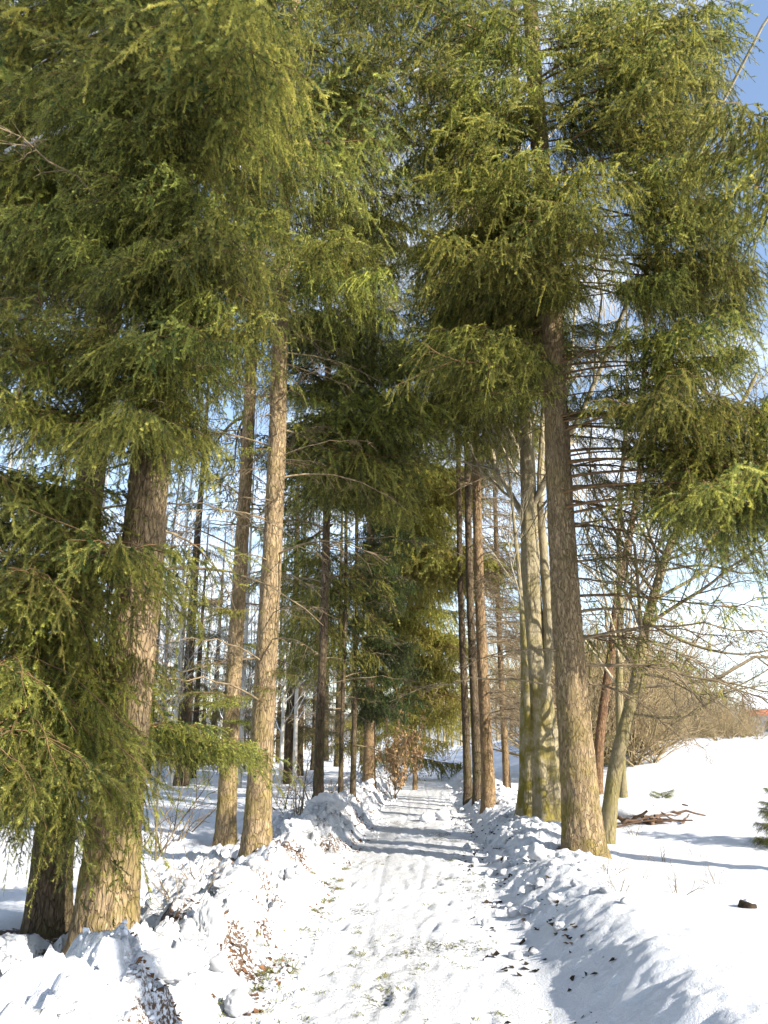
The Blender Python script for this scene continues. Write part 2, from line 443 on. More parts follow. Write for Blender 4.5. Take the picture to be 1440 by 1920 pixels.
dirt += 0.75 * sstep(0.1, 0.4, A_) * sstep(1.6, 0.9, A_) * np.clip(-0.1 + 1.5 * fbm(X * 1.3 + 9, Y * 1.3, None, 73, 4), 0, 1)
dirt += 0.62 * sstep(0.05, -0.2, np.maximum(A_, B_)) * np.clip(0.15 + 1.4 * fbm(X * 2.2 + 4, Y * 1.6, None, 74, 4), 0, 1)
dirt += 0.55 * sstep(-0.1, 0.1, B_) * sstep(0.9, 0.2, B_) * np.clip(-0.05 + 1.4 * fbm(X * 2.0 + 3, Y * 1.4, None, 75, 4), 0, 1)
for k, r, dp in (('T1', 0.62, 0), ('T0', 0.45, 0), ('T3', 0.42, 0), ('T2', 0.4, 0), ('R1', 0.42, 0), ('R2', 0.45, 0)):
    hx, hy = SPOT[k]
    dd = np.sqrt((X - hx) ** 2 + (Y - hy) ** 2) + 0.12 * fbm(X * 5, Y * 5, None, 79, 3)
    dirt = np.maximum(dirt, 1.15 * sstep(r * 1.02, r * 0.62, dd))
dd = np.sqrt(((X - MELT[0]) / 1.25) ** 2 + (Y - MELT[1]) ** 2) + 0.10 * fbm(X * 6, Y * 6, None, 80, 3)
dirt = np.maximum(dirt, 1.2 * sstep(0.42, 0.24, dd))
grime = 0.95 * sstep(0.15, -0.1, np.maximum(A_, B_)) * (0.35 + 0.65 * np.clip(0.5 + fbm(X * 1.5, Y * 0.7, None, 77, 4) * 1.4, 0, 1))
grime += 1.0 * sstep(0.0, 0.2, A_) * sstep(2.2, 1.0, A_) * np.clip(0.75 + 1.3 * fbm(X * 1.1, Y * 1.1, None, 78, 4), 0.15, 1.1)
grime += 0.25 * sstep(0.0, 0.2, B_) * sstep(1.7, 0.8, B_)

ny, nx = X.shape
idx = np.arange(nx * ny).reshape(ny, nx)
quad = np.stack([idx[:-1, :-1], idx[:-1, 1:], idx[1:, 1:], idx[1:, :-1]], -1).reshape(-1, 4)
uc = (0.25 * (Ug[:-1, :-1] + Ug[:-1, 1:] + Ug[1:, 1:] + Ug[1:, :-1])).ravel()
VV = np.stack([X.ravel(), Y.ravel(), Z.ravel()], 1)

def ground_piece(name, mask, mat):
    q = quad[mask]
    used, inv = np.unique(q.ravel(), return_inverse=True)
    me = mesh_from(name, VV[used], [inv.reshape(-1, 4)], [mat], attrs={'dirt': dirt.ravel()[used], 'grime': grime.ravel()[used]})
    return tag(link(name, me), kind='structure')

ground_piece('path', np.abs(uc) <= PW, M_SNOW_PATH)
ground_piece('snow_bank', (uc < -PW) & (uc >= -PW - 1.6), M_SNOW)
ground_piece('snow_bank', (uc > PW) & (uc <= PW + 1.6), M_SNOW)
ground_piece('forest_ground', uc < -PW - 1.6, M_SNOW)
ground_piece('snow_field', uc > PW + 1.6, M_SNOW)

# far wooded ridge
M_RIDGE = plain('far_wooded_ridge', (0.13, 0.145, 0.16), (0.22, 0.23, 0.235), 0.05, 0.95)
th = np.linspace(R(-70), R(70), 220)
rr = np.array([300, 320, 345, 380, 430])
hh = np.array([-8.0, 3, 9, 12, 13])
TH, RR = np.meshgrid(th, rr); HH = np.repeat(hh[:, None], len(th), 1)
HH = HH + sstep(300, 340, RR) * (5 * fbm(TH * 9, RR * 0.01, None, 91, 4) + 1.5 * fbm(TH * 60, RR * 0.02, None, 92, 3))
i2 = np.arange(TH.size).reshape(TH.shape)
q2 = np.stack([i2[:-1, :-1], i2[:-1, 1:], i2[1:, 1:], i2[1:, :-1]], -1).reshape(-1, 4)
tag(link('hill', mesh_from('hill', np.stack([(RR * np.sin(TH)).ravel(), (RR * np.cos(TH)).ravel(), HH.ravel()], 1), [q2], [M_RIDGE])), kind='structure')

# ----------------------------------------------------------------------------- spruce boughs (meshes shared by all trees)
L0 = 2.4
def limb_z(t, droop):
    return L0 * (0.12 * t - droop * t * t + 0.55 * droop * t ** 4)

def make_bough(seed, droop=0.42, hang=1.0, dens=1.0, spread=1.0, mat=None, needle_len=0.025, nstep=0.0017, nw=0.0026, bare=0.0, flat=0.0, start=0.10):
    g = np.random.default_rng(seed)
    nl = 22
    t = np.linspace(0, 1, nl)
    limb = np.stack([L0 * t, 0.07 * np.sin(t * 5 + g.uniform(0, 6)) + 0.05 * g.standard_normal() * t * L0 * 0.5, limb_z(t, droop)], 1)
    def limb_at(s):
        return np.stack([np.interp(s, t, limb[:, k]) for k in range(3)], -1)
    V, Q, MI = [], [], []
    nv = 0
    v, q = tubes(limb[None], np.interp(t, [0, 1], [0.020, 0.003])[None], 5)
    V.append(v); Q.append(q); nv += len(v)
    # side branches
    ns = int(26 * dens)
    st = np.sort(start + (1 - start) * (np.arange(ns) + g.uniform(0, 1, ns)) / ns)
    side = np.where(np.arange(ns) % 2 == 0, 1.0, -1.0)
    sl_ = spread * (0.16 + 0.62 * np.sin(np.clip((1 - (st - start) / (1 - start)) * 1.1 + 0.12, 0, 1) * math.pi * 0.62)) * g.uniform(0.30, 1.55, ns)
    sl_ = np.minimum(sl_, 1.0)
    ang = R(50) + g.normal(0, 0.30, ns)
    sd = np.stack([np.cos(ang), side * np.sin(ang), g.normal(0.0, 0.20, ns)], 1)
    lift = g.uniform(0.35, 1.35, ns)
    s = np.linspace(0, 1, 7)
    SB = limb_at(st)[:, None, :] + sd[:, None, :] * (sl_[:, None] * s[None])[..., None]
    SB[:, :, 2] -= (0.34 * hang * lift[:, None] * sl_[:, None]) * s[None] ** 1.7
    SB[:, 1:, :] += g.normal(0, 0.010, (ns, 6, 3))
    v, q = tubes(SB, np.outer(0.003 + 0.004 * sl_, np.linspace(1, 0.35, 7)), 4)
    V.append(v); Q.append(q + nv); nv += len(v)
    # hanging shoots along the side branches and along the limb
    P, D, LEN, TIP = [], [], [], []
    for i in range(ns):
        m = max(3, int(sl_[i] / 0.055 * dens))
        ss = np.linspace(0.10, 1.0, m)
        pts = np.stack([np.interp(ss, s, SB[i, :, k]) for k in range(3)], -1)
        tan = unit(SB[i, -1] - SB[i, 0])
        perp = unit(np.cross(tan, [0, 0, 1.0]))
        sg = np.where(np.arange(m) % 2 == 0, 1.0, -1.0)[:, None]
        down = np.array([0, 0, -1.0])
        hw = g.uniform(0.15, 1.3, m)[:, None] * hang * (1 - flat) * lift[i]
        d = unit(tan * 0.65 + perp * sg * (0.55 + 0.35 * flat) + down * hw + g.normal(0, 0.27, (m, 3)))
        ln = g.uniform(0.09, 0.20, m) + g.uniform(0, 1, m) ** 2.2 * 0.48 * hang * (1 - ss * 0.3) * (1 - 0.6 * flat)
        keep = g.uniform(0, 1, m) > bare * (1 - ss * 0.3)
        P.append(pts[keep]); D.append(d[keep]); LEN.append(ln[keep]); TIP.append(ss[keep])
    m = int(46 * dens)
    ss = np.linspace(max(0.18, start), 1.0, m)
    sg = np.where(np.arange(m) % 2 == 0, 1.0, -1.0)[:, None]
    d = unit(np.array([0.5, 0, 0]) + np.array([0, 1.0, 0]) * sg * g.uniform(0.2, 1, m)[:, None] + np.array([0, 0, -1.0]) * (0.9 * hang) + g.normal(0, 0.2, (m, 3)))
    keep = g.uniform(0, 1, m) > bare
    P.append(limb_at(ss)[keep]); D.append(d[keep]); LEN.append((g.uniform(0.1, 0.2, m) + g.uniform(0, 1, m) ** 3 * 0.35 * hang)[keep]); TIP.append(ss[keep])
    P, D, LEN, TIP = np.concatenate(P), np.concatenate(D), np.concatenate(LEN), np.concatenate(TIP)
    # second order shoots on the long hanging ones
    long_ = np.where(LEN > 0.14)[0]
    P2, D2, L2, T2_ = [], [], [], []
    for i in long_:
        k = int(LEN[i] / 0.075)
        f = (np.arange(k) + 0.6) / (k + 0.4)
        sag = 0.30 * LEN[i] * hang
        pp = P[i] + D[i] * (LEN[i] * f)[:, None]; pp[:, 2] -= sag * f * f
        az = unit(np.cross(D[i], g.normal(0, 1, (k, 3))))
        dd = unit(D[i] * 0.7 + az * 0.75 + np.array([0, 0, -0.25 * hang]))
        P2.append(pp); D2.append(dd); L2.append(g.uniform(0.05, 0.13, k) * (1.1 - 0.4 * f)); T2_.append(np.full(k, TIP[i]))
    if P2:
        P = np.concatenate([P] + P2); D = np.concatenate([D] + D2); LEN = np.concatenate([LEN] + L2); TIP = np.concatenate([TIP] + T2_)
    ks = len(P)
    SAG = 0.30 * LEN * hang * (LEN > 0.11)
    f = np.linspace(0, 1, 4)
    ST = P[:, None, :] + D[:, None, :] * (LEN[:, None] * f[None])[..., None]
    ST[:, :, 2] -= SAG[:, None] * f[None] ** 2
    v, q = tubes(ST, np.outer(0.0011 + 0.0022 * LEN, np.linspace(1, 0.5, 4)), 3)
    V.append(v); Q.append(q + nv); nv += len(v)
    nq = sum(len(x) for x in Q)
    # needles
    cnt = np.maximum(6, (LEN / nstep).astype(int))
    sid = np.repeat(np.arange(ks), cnt)
    tot = len(sid)
    fr = g.uniform(0.03, 1.0, tot)
    base = P[sid] + D[sid] * (LEN[sid] * fr)[:, None]; base[:, 2] -= SAG[sid] * fr ** 2
    ax = D[sid].copy(); ax[:, 2] -= 2 * SAG[sid] / np.maximum(LEN[sid], 1e-3) * fr; ax = unit(ax)
    pr = unit(np.cross(ax, g.normal(0, 1, (tot, 3))))
    nln = needle_len * g.uniform(0.7, 1.15, tot) * (1 - 0.35 * fr ** 6)
    tip = base + (ax * 0.62 + pr * 0.78) * nln[:, None]
    tip[:, 2] += 0.0015
    wd = unit(np.cross(ax, pr)) * (nw * g.uniform(0.8, 1.2, tot))[:, None]
    nvs = np.stack([base - wd, base + wd, tip], 1).reshape(-1, 3)
    tri = (np.arange(tot * 3).reshape(-1, 3)) + nv
    stint = np.clip(g.normal(0.45, 0.33, ks) + 0.18 * (TIP - 0.5), 0, 1)
    tint = np.clip(stint[sid] + 0.25 * (fr - 0.5) + g.normal(0, 0.06, tot), 0, 1)
    V.append(nvs)
    att = np.concatenate([np.full(nv, 0.5), np.repeat(tint, 3)])
    me = mesh_from('bough', np.concatenate(V), [np.concatenate(Q), tri], [mat or M_NEEDLE, M_TWIG],
                   np.concatenate([np.full(nq, 1), np.zeros(tot)]), True, {'tint': att})
    me['droop'] = droop
    return me

CURTAIN = [make_bough(1, 0.40, 1.15), make_bough(2, 0.52, 1.3, 0.95), make_bough(3, 0.34, 1.0, 1.0, 1.1), make_bough(4, 0.45, 1.0, 0.85, 1.15)]
SPARSE = [make_bough(11, 0.46, 0.9, 0.6, 1.0, None, bare=0.35), make_bough(12, 0.36, 0.8, 0.55, 1.1, None, bare=0.45)]
YOUNG = [make_bough(21, 0.30, 0.45, 0.9, 1.0, None, flat=0.5), make_bough(22, 0.38, 0.6, 0.9, 1.1, None, flat=0.35)]
LONGBARE = [make_bough(41, 0.34, 1.25, 0.85, 0.95, start=0.48), make_bough(42, 0.40, 1.1, 0.8, 0.9, start=0.40)]
def recolour(me, mat):
    c = me.copy(); c.materials[0] = mat; c['droop'] = me['droop']; return c
DARK = [recolour(m, M_NEEDLE_SHADED) for m in (CURTAIN[0], CURTAIN[3], YOUNG[1])]
SUNLIT = [recolour(m, M_NEEDLE_SUNLIT) for m in (CURTAIN[0], CURTAIN[1], CURTAIN[2], CURTAIN[3])]
DENSE = [make_bough(51, 0.40, 1.2, 0.8, 1.15, M_NEEDLE_SUNLIT, 0.036, 0.0030, 0.0060), make_bough(52, 0.48, 1.3, 0.8, 1.15, M_NEEDLE_SUNLIT, 0.036, 0.0030, 0.0060)]
DENSEDARK = [recolour(m, M_NEEDLE_SHADED) for m in DENSE]
FAR = [make_bough(31, 0.36, 0.9, 0.55, 1.1, M_NEEDLE_FAR, 0.034, 0.0042, 0.0055), make_bough(32, 0.44, 1.0, 0.55, 1.1, M_NEEDLE_FAR, 0.034, 0.0042, 0.0055)]

def make_snow_pad(seed):
    """A ridge of snow lying along the top of a bough."""
    g = np.random.default_rng(seed)
    n = 26; t = np.linspace(0.25, 0.95, n)
    P = np.stack([L0 * t, 0.05 * np.sin(t * 5), limb_z(t, 0.40) + 0.018], 1)
    r = 0.030 * np.sin(np.linspace(0.05, math.pi - 0.05, n)) ** 0.5 * (0.7 + 0.6 * g.uniform(0, 1, n))
    v, q = tubes(P[None], r[None], 8)
    return mesh_from('snow_pad', v, [q], [M_SNOW_BRANCH])
PADS = [make_snow_pad(1), make_snow_pad(2)]

# dead twiggy limbs that stand out from the trunks
def make_dead(seed, L=1.5, n2=9, up=0.15, droop=0.3):
    g = np.random.default_rng(seed)
    t = np.linspace(0, 1, 10)
    P = np.stack([L * t, 0.06 * np.cumsum(g.normal(0, 0.35, 10)) * t, L * (up * t - droop * t * t) + 0.02 * g.normal(0, 1, 10) * t], 1)
    V, Q, nv = [], [], 0
    v, q = tubes(P[None], np.linspace(0.015, 0.003, 10)[None], 5); V.append(v); Q.append(q); nv = len(v)
    for i in range(n2):
        s0 = g.uniform(0.15, 0.98); p0 = np.array([np.interp(s0, t, P[:, k]) for k in range(3)])
        l = g.uniform(0.15, 0.5) * (1.1 - 0.5 * s0)
        d = unit(np.array([0.7, g.choice([-1, 1]) * g.uniform(0.4, 1), g.uniform(-0.9, 0.3)]))
        f = np.linspace(0, 1, 5)
        pp = p0 + d * (l * f)[:, None] + np.stack([0 * f, 0 * f, -0.25 * l * f * f], 1) + g.normal(0, 0.008, (5, 3)) * f[:, None]
        v, q = tubes(pp[None], np.linspace(0.0055, 0.0016, 5)[None], 3); V.append(v); Q.append(q + nv); nv += len(v)
        for j in range(3):
            b0 = pp[g.integers(1, 4)]
            d2 = unit(d + g.normal(0, 0.6, 3)); l2 = l * g.uniform(0.25, 0.5)
            p3 = b0 + d2 * (l2 * np.linspace(0, 1, 3))[:, None]
            v, q = tubes(p3[None], np.linspace(0.003, 0.001, 3)[None], 3); V.append(v); Q.append(q + nv); nv += len(v)
    return mesh_from('dead_branch', np.concatenate(V), [np.concatenate(Q)], [M_DEADWOOD])
M_BRUSH = plain('cut_branch_bark', (0.075, 0.048, 0.032), (0.16, 0.10, 0.065), 8)
DEAD = [make_dead(1), make_dead(2, 1.8, 12, 0.3, 0.5), make_dead(3, 1.2, 8, -0.1, 0.2), make_dead(4, 2.2, 16, 0.35, 0.35)]
TWIGGY = [make_dead(5, 1.6, 34, 0.1, 0.3), make_dead(6, 1.9, 40, 0.2, 0.4)]

# ----------------------------------------------------------------------------- trunks
def trunk_mesh(rb, H, curve, seg, zs, seed, mat, flare=0.45, plates=0.009, ps=22.0, flute=0.0, top=0.06, taper=0.85):
    """curve(z) -> (x, y) offset of the axis; zs: heights of the rings."""
    zs = np.asarray(zs, float)
    th = np.linspace(0, 2 * math.pi, seg, endpoint=False)
    ZZ, TT = np.meshgrid(zs, th, indexing='ij')
    f = np.clip(ZZ / H, 0, 1)
    r = rb * (top + (1 - top) * (1 - f) ** taper)
    lob = 1 + 0.35 * np.cos(3 * TT + seed) + 0.3 * np.cos(5 * TT + seed * 2.1)
    r = r + rb * flare * np.exp(-np.clip(ZZ + 0.1, 0, 9) / 0.22) * lob + rb * 0.26 * np.exp(-np.clip(ZZ, 0, 9) / 0.8)
    cx, sx = np.cos(TT), np.sin(TT)
    if flute:
        r = r + rb * flute * np.exp(-np.clip(ZZ, 0, 9) / 2.6) * (np.abs(np.cos(3.5 * TT + seed + 0.25 * ZZ)) - 0.5)
    px, py = cx * r, sx * r
    r = r + 0.05 * rb * fbm(px * 3, py * 3, ZZ * 1.2, seed, 3)
    if plates:
        wx = px + 0.02 * vnoise(px * 20, py * 20, ZZ * 12, seed); wz = ZZ * 0.28 + 0.02 * vnoise(px * 20, py * 20, ZZ * 9, seed + 3)
        d1, d2, cid = cells(wx * ps, py * ps, wz * ps, seed)
        r = r + plates * (0.5 * sstep(0.0, 0.3, d2 - d1) - 0.4 + 0.8 * (cid - 0.5)) + plates * 0.8 * fbm(px * 30, py * 30, ZZ * 14, seed + 7, 3)
    ox, oy = curve(ZZ)
    V = np.stack([cx * r + ox, sx * r + oy, ZZ], -1).reshape(-1, 3)
    i = np.arange(len(zs) * seg).reshape(len(zs), seg)
    a, b = i[:-1], i[1:]
    q = np.stack([a, np.roll(a, -1, 1), np.roll(b, -1, 1), b], -1).reshape(-1, 4)
    return mesh_from('trunk', V, [q], [mat])

class Spruce:
    count = 0
    def __init__(s, key, label, rb, H, mat, seg=40, near=None, bend=(0, 0), seed=1, name='spruce_tree', group=None, plates=0.009, pos=None, flare=0.45, ps=22.0):
        x, y = pos or SPOT[key]
        s.z = gz(x, y) - 0.12
        s.root = tag(link(name, None, None, (x, y, s.z)), label, 'tree', group)
        s.x, s.y, s.H, s.bend, s.rb = x, y, H, bend, rb
        s.g = np.random.default_rng(seed * 101 + 7)
        step = near or 0.12
        zs = [-0.35]
        while zs[-1] < H:
            zs.append(zs[-1] + (step if zs[-1] < 11 else step * 6))
        zs = np.minimum(zs, H)
        link('trunk', trunk_mesh(rb, H, s.curve, seg, zs, seed, mat, flare, plates, ps), s.root)
        s.n = 0
    def curve(s, z):
        z = np.asarray(z, float)
        return s.bend[0] * z + 0.02 * np.sin(z * 0.7 + s.x), s.bend[1] * z + 0.02 * np.cos(z * 0.6 + s.y)
    def bough(s, zr, yaw, scale, me, pitch=0.0, pad=None, name='bough'):
        ox, oy = s.curve(zr)
        o = link(name, me, s.root, (float(ox), float(oy), zr), (s.g.normal(0, 0.10), -pitch + s.g.normal(0, 0.05), yaw), scale)
        s.n += 1
        if pad is not None: link('snow_pad', pad, o)
        return o
    def reach(s, tgt, me, t=0.62, smin=0.55, smax=1.55, pad=None):
        """A bough whose middle part comes to the point tgt."""
        zt = tgt[2] - s.z
        ox, oy = s.curve(max(zt, 0))
        dx, dy = tgt[0] - s.x - ox, tgt[1] - s.y - oy
        d = math.hypot(dx, dy)
        sc_ = min(max(d / (t * L0), smin), smax)
        zr = zt - sc_ * float(limb_z(t, me.get('droop', 0.4))) + 0.12 * sc_
        if zr < 0.5: zr = 0.5 + 0.3 * s.g.uniform()
        pitch = math.atan2(zt - zr - sc_ * float(limb_z(t, me.get('droop', 0.4))), max(d, 0.8)) * 0.7
        return s.bough(zr, math.atan2(dy, dx), sc_, me, pitch, pad)
    def fill(s, box, D, n, kinds, **kw):
        """n boughs that come to points spread over this part of the photograph, D metres along the path."""
        x0, y0, x1, y1 = box
        pad = kw.pop('pads', 0)
        for i in range(n):
            u, v = (i * 0.7549 + s.g.uniform(0, 0.25)) % 1, (i * 0.5698 + s.g.uniform(0, 0.25)) % 1
            s.reach(at(x0 + (x1 - x0) * u, y0 + (y1 - y0) * v, s.y + s.g.uniform(*D)), kinds[s.g.integers(len(kinds))],
                    pad=PADS[i % 2] if i < pad else None, **kw)
    def whorls(s, z0, z1, n, r0, r1, kinds, az=None):
        """n boughs spiralling up the trunk from z0 to z1, reaching r0 metres low down and r1 high up."""
        for i in range(n):
            f = (i + 0.5) / n
            a = i * 2.39996 + s.g.normal(0, 0.25)
            if az is not None: a = s.g.uniform(*az)
            rad = (r0 + (r1 - r0) * f) * s.g.uniform(0.8, 1.15)
            s.bough(z0 + (z1 - z0) * f, a, rad / L0, kinds[s.g.integers(len(kinds))], 0.25 * f)
    def dead(s, z0, z1, n, az=(0, 6.28), sc_=(0.5, 1.1), kinds=None):
        kinds = kinds or DEAD
        for i in range(n):
            s.bough(s.g.uniform(z0, z1), s.g.uniform(*az), s.g.uniform(*sc_), kinds[s.g.integers(len(kinds))], 0.0, None, 'dead_branch')

ALL = CURTAIN
t = Spruce('T1', 'thick spruce with a pale sunlit foot in the snow bank at the left front', 0.185, 24, M_BARK, 128, 0.016, (0.003, 0), 3, plates=0.011)
t.whorls(10, 23, 18, 2.6, 0.8, CURTAIN)
t.fill((-40, 0, 460, 380), (-0.9, 1.8), 19, ALL, pads=5)
t.fill((250, 220, 370, 500), (-0.9, -0.15), 8, CURTAIN[:2])
t.fill((205, 600, 330, 860), (-1.1, -0.4), 7, CURTAIN, smin=0.45, smax=0.8)
t.fill((290, -60, 430, 260), (-1.3, -0.35), 11, CURTAIN)
t.fill((290, 460, 365, 690), (-0.9, -0.25), 11, CURTAIN[:2])
t.fill((150, 420, 260, 560), (-0.9, -0.2), 3, CURTAIN[:2], smin=0.45)
t.fill((40, 600, 330, 860), (-0.9, 0.1), 10, SPARSE + ALL[:1], smin=0.4)
t.fill((-30, 330, 140, 560), (-0.3, 1.0), 9, CURTAIN[:2], pads=1)
t.fill((395, 300, 480, 560), (0.2, 1.6), 4, SPARSE + CURTAIN[:1])
t.fill((300, 1370, 400, 1460), (0.0, 0.9), 4, YOUNG + CURTAIN[:1], smin=0.4)
t.dead(2.2, 5.5, 14)
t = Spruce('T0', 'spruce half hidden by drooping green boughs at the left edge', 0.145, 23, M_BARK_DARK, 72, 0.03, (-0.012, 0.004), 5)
t.whorls(7.5, 22, 18, 2.5, 0.8, CURTAIN)
t.fill((-40, 40, 300, 360), (-0.3, 2.2), 12, ALL)
t.fill((-40, 890, 230, 1080), (-1.7, -0.4), 9, ALL, t=0.7)
t.fill((-40, 1080, 215, 1280), (-1.8, -0.4), 8, ALL, t=0.75)
t.fill((-60, 1300, 180, 1430), (-1.9, -0.6), 12, ALL, t=0.75)
t.fill((-60, 1450, 50, 1530), (-1.7, -0.4), 4, ALL, t=0.7, smin=0.4)
t.fill((10, 600, 190, 800), (-1.3, -0.4), 5, SPARSE + ALL[:1], smin=0.4)
t.dead(3, 6, 14)
t = Spruce('T3', 'straight spruce with a golden mossy foot behind the left snow bank', 0.145, 25, M_BARK, 84, 0.028, (0.0, 0), 7)
t.whorls(13, 24.5, 13, 2.8, 0.8, CURTAIN)
t.fill((390, -20, 720, 240), (-1.6, 1.5), 15, ALL, pads=2)
t.fill((400, 200, 700, 480), (-1.4, 1.5), 17, ALL)
t.fill((440, 460, 690, 580), (-1.0, 1.3), 9, ALL)
t.fill((420, 830, 560, 900), (-0.3, 0.6), 3, SPARSE, smin=0.3)
t.fill((470, 1130, 530, 1330), (-0.5, 0.2), 4, SPARSE, smin=0.25)
t.dead(1.8, 8, 30)
t = Spruce('T2', 'spruce standing close behind and left of the golden footed one', 0.13, 24, M_BARK, 60, 0.04, (0.0, 0), 9)
t.whorls(10.5, 23, 16, 2.2, 0.7, CURTAIN)
t.fill((330, 660, 470, 960), (0.3, 2.5), 6, SPARSE)
t.fill((385, 1090, 460, 1260), (-0.6, 0.6), 5, SPARSE + YOUNG, smin=0.3)
t.fill((380, 1270, 470, 1420), (-0.7, 0.5), 5, YOUNG, smin=0.3)
t.dead(2, 8, 28)
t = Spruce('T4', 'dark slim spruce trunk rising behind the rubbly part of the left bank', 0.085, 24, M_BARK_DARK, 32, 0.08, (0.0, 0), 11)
t.whorls(12, 23, 18, 2.4, 0.7, ALL)
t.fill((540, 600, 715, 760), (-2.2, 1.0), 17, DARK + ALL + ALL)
t.fill((585, 780, 720, 960), (-2.4, 0.2), 20, ALL)
t.fill((540, 980, 620, 1240), (0.2, 2.4), 7, YOUNG + ALL, smin=0.35)
t.dead(1.5, 6.5, 18)
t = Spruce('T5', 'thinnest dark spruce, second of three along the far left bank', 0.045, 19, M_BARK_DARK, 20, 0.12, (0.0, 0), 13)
t.whorls(7.0, 18.5, 30, 1.3, 0.5, DARK)
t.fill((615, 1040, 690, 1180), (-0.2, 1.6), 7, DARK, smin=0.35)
t.dead(1.2, 5, 16)
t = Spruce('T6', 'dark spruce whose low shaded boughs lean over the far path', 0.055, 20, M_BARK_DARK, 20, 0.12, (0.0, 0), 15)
t.whorls(8.0, 19.5, 30, 1.6, 0.5, DARK)
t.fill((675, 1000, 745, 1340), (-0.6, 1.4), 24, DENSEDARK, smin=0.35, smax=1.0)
t.dead(1.0, 5, 10)
t = Spruce('T7', 'pale sunlit spruce trunk left of the path before the bend', 0.15, 24, M_BARK_WARM, 28, 0.1, (0.0, 0), 17)
t.whorls(8.5, 23.5, 54, 2.9, 0.7, SUNLIT)
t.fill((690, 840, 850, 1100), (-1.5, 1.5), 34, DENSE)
t = Spruce('T8', 'sunlit yellow green spruce on a thin pale stem at the end of the path', 0.06, 17, M_BARK_WARM, 16, 0.15, (0.0, 0), 19)
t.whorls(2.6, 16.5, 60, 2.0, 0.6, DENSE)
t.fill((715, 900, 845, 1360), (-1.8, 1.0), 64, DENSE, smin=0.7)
t = Spruce(None, 'low branched sunlit golden green spruce closing the far end of the path', 0.09, 15, M_BARK_WARM, 14, 0.2, (0.0, 0), 35, pos=tuple(float(q) for q in at(742, 1380, 31)[:2]))
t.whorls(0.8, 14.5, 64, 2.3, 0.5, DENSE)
t = Spruce('R1', 'stout spruce with sun striped bark on the right snow bank', 0.215, 25, M_BARK, 96, 0.024, (0.006, 0), 21)
t.whorls(12.5, 24.5, 18, 2.6, 0.8, CURTAIN)
t.fill((830, -20, 1000, 260), (-1.6, 0.6), 13, ALL)
t.fill((950, 330, 1080, 600), (-1.5, -0.5), 11, ALL, smin=0.4)
t.fill((880, 640, 1010, 760), (-1.2, -0.2), 5, SPARSE + ALL[:1], smin=0.4)
t.fill((865, 220, 970, 560), (-1.2, 0.4), 14, ALL)
t.fill((865, 480, 975, 740), (0.0, 2.4), 20, ALL)
t.fill((1000, -20, 1230, 240), (-1.6, 1.0), 10, ALL, pads=3)
t.fill((1050, 230, 1200, 300), (-1.0, 0.6), 4, ALL)
t.fill((1220, 20, 1300, 420), (-1.9, 0.5), 12, LONGBARE, t=0.8, smax=1.7, pads=3)
t.fill((1230, 330, 1330, 560), (-1.5, 0.5), 7, LONGBARE, t=0.8, smax=1.7)
t.fill((1215, 480, 1340, 760), (-1.6, 0.4), 11, LONGBARE, t=0.8, smax=1.7)
t.fill((1210, 740, 1410, 900), (-1.8, 0.2), 10, LONGBARE, t=0.8, smax=1.8)
t.fill((1330, 860, 1440, 960), (-2.0, -0.4), 5, LONGBARE, t=0.85, smax=2.1)
t.fill((1050, 600, 1130, 700), (-0.5, 0.4), 3, ALL, smin=0.4)
t.fill((1080, 720, 1150, 900), (-0.5, 0.4), 4, ALL, smin=0.4)
t.dead(2.0, 9.5, 30, sc_=(0.5, 1.2))
t.dead(2.0, 5.2, 12, (-0.7, 0.7), (1.0, 1.7), DEAD[1:2] + DEAD[3:] + TWIGGY)
t.fill((1150, 1000, 1400, 1260), (-1.0, 1.2), 6, SPARSE, t=0.8, smax=1.3)
t = Spruce('R3', 'nearest of the dark trunk trio right of the path, its bark sunlit', 0.125, 24, M_BARK_WARM, 36, 0.07, (0.0, 0), 23)
t.whorls(10, 23.5, 22, 2.3, 0.7, ALL)
t.fill((850, 560, 990, 740), (-1.8, 0.8), 26, ALL)
t.fill((850, 330, 1000, 580), (-1.6, 0.8), 16, ALL)
t.fill((840, 730, 990, 860), (-1.4, 1.0), 18, SPARSE + ALL + ALL)
t.dead(1.8, 8.5, 46, (-1.5, 1.7), (0.6, 1.2), TWIGGY)
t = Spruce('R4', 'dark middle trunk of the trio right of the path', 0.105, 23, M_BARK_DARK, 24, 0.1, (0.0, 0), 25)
t.whorls(9, 22.5, 24, 2.2, 0.7, ALL)
t.dead(1.8, 8.5, 34, (-1.2, 1.5), (0.6, 1.2), TWIGGY)
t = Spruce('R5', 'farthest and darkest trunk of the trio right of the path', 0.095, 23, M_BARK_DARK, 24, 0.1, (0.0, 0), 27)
t.whorls(9, 22.5, 24, 2.2, 0.7, ALL)
t.dead(1.8, 8.5, 24, (-1.0, 1.3), (0.6, 1.1), TWIGGY)
t = Spruce('R6', 'short pale spruce trunk between the dark trio and the grooved trunk', 0.08, 19, M_BARK_WARM, 24, 0.1, (0.0, 0), 29)
t.whorls(2.6, 18, 46, 1.5, 0.5, SPARSE + SPARSE + YOUNG, az=(-1.6, 1.9))
t.dead(1.2, 6, 34, (-1.4, 1.7), (0.6, 1.0), TWIGGY)
t = Spruce('R0', 'spruce outside the right edge whose sunlit boughs reach in from the side', 0.20, 23, M_BARK, 48, 0.1, (0.0, 0), 31)
t.whorls(14, 22.5, 10, 1.8, 0.8, CURTAIN)
t.fill((1400, 200, 1480, 380), (-1.2, 0.4), 4, ALL, t=0.8)
t.fill((1420, 860, 1480, 940), (-1.0, 0.4), 2, ALL, t=0.8)
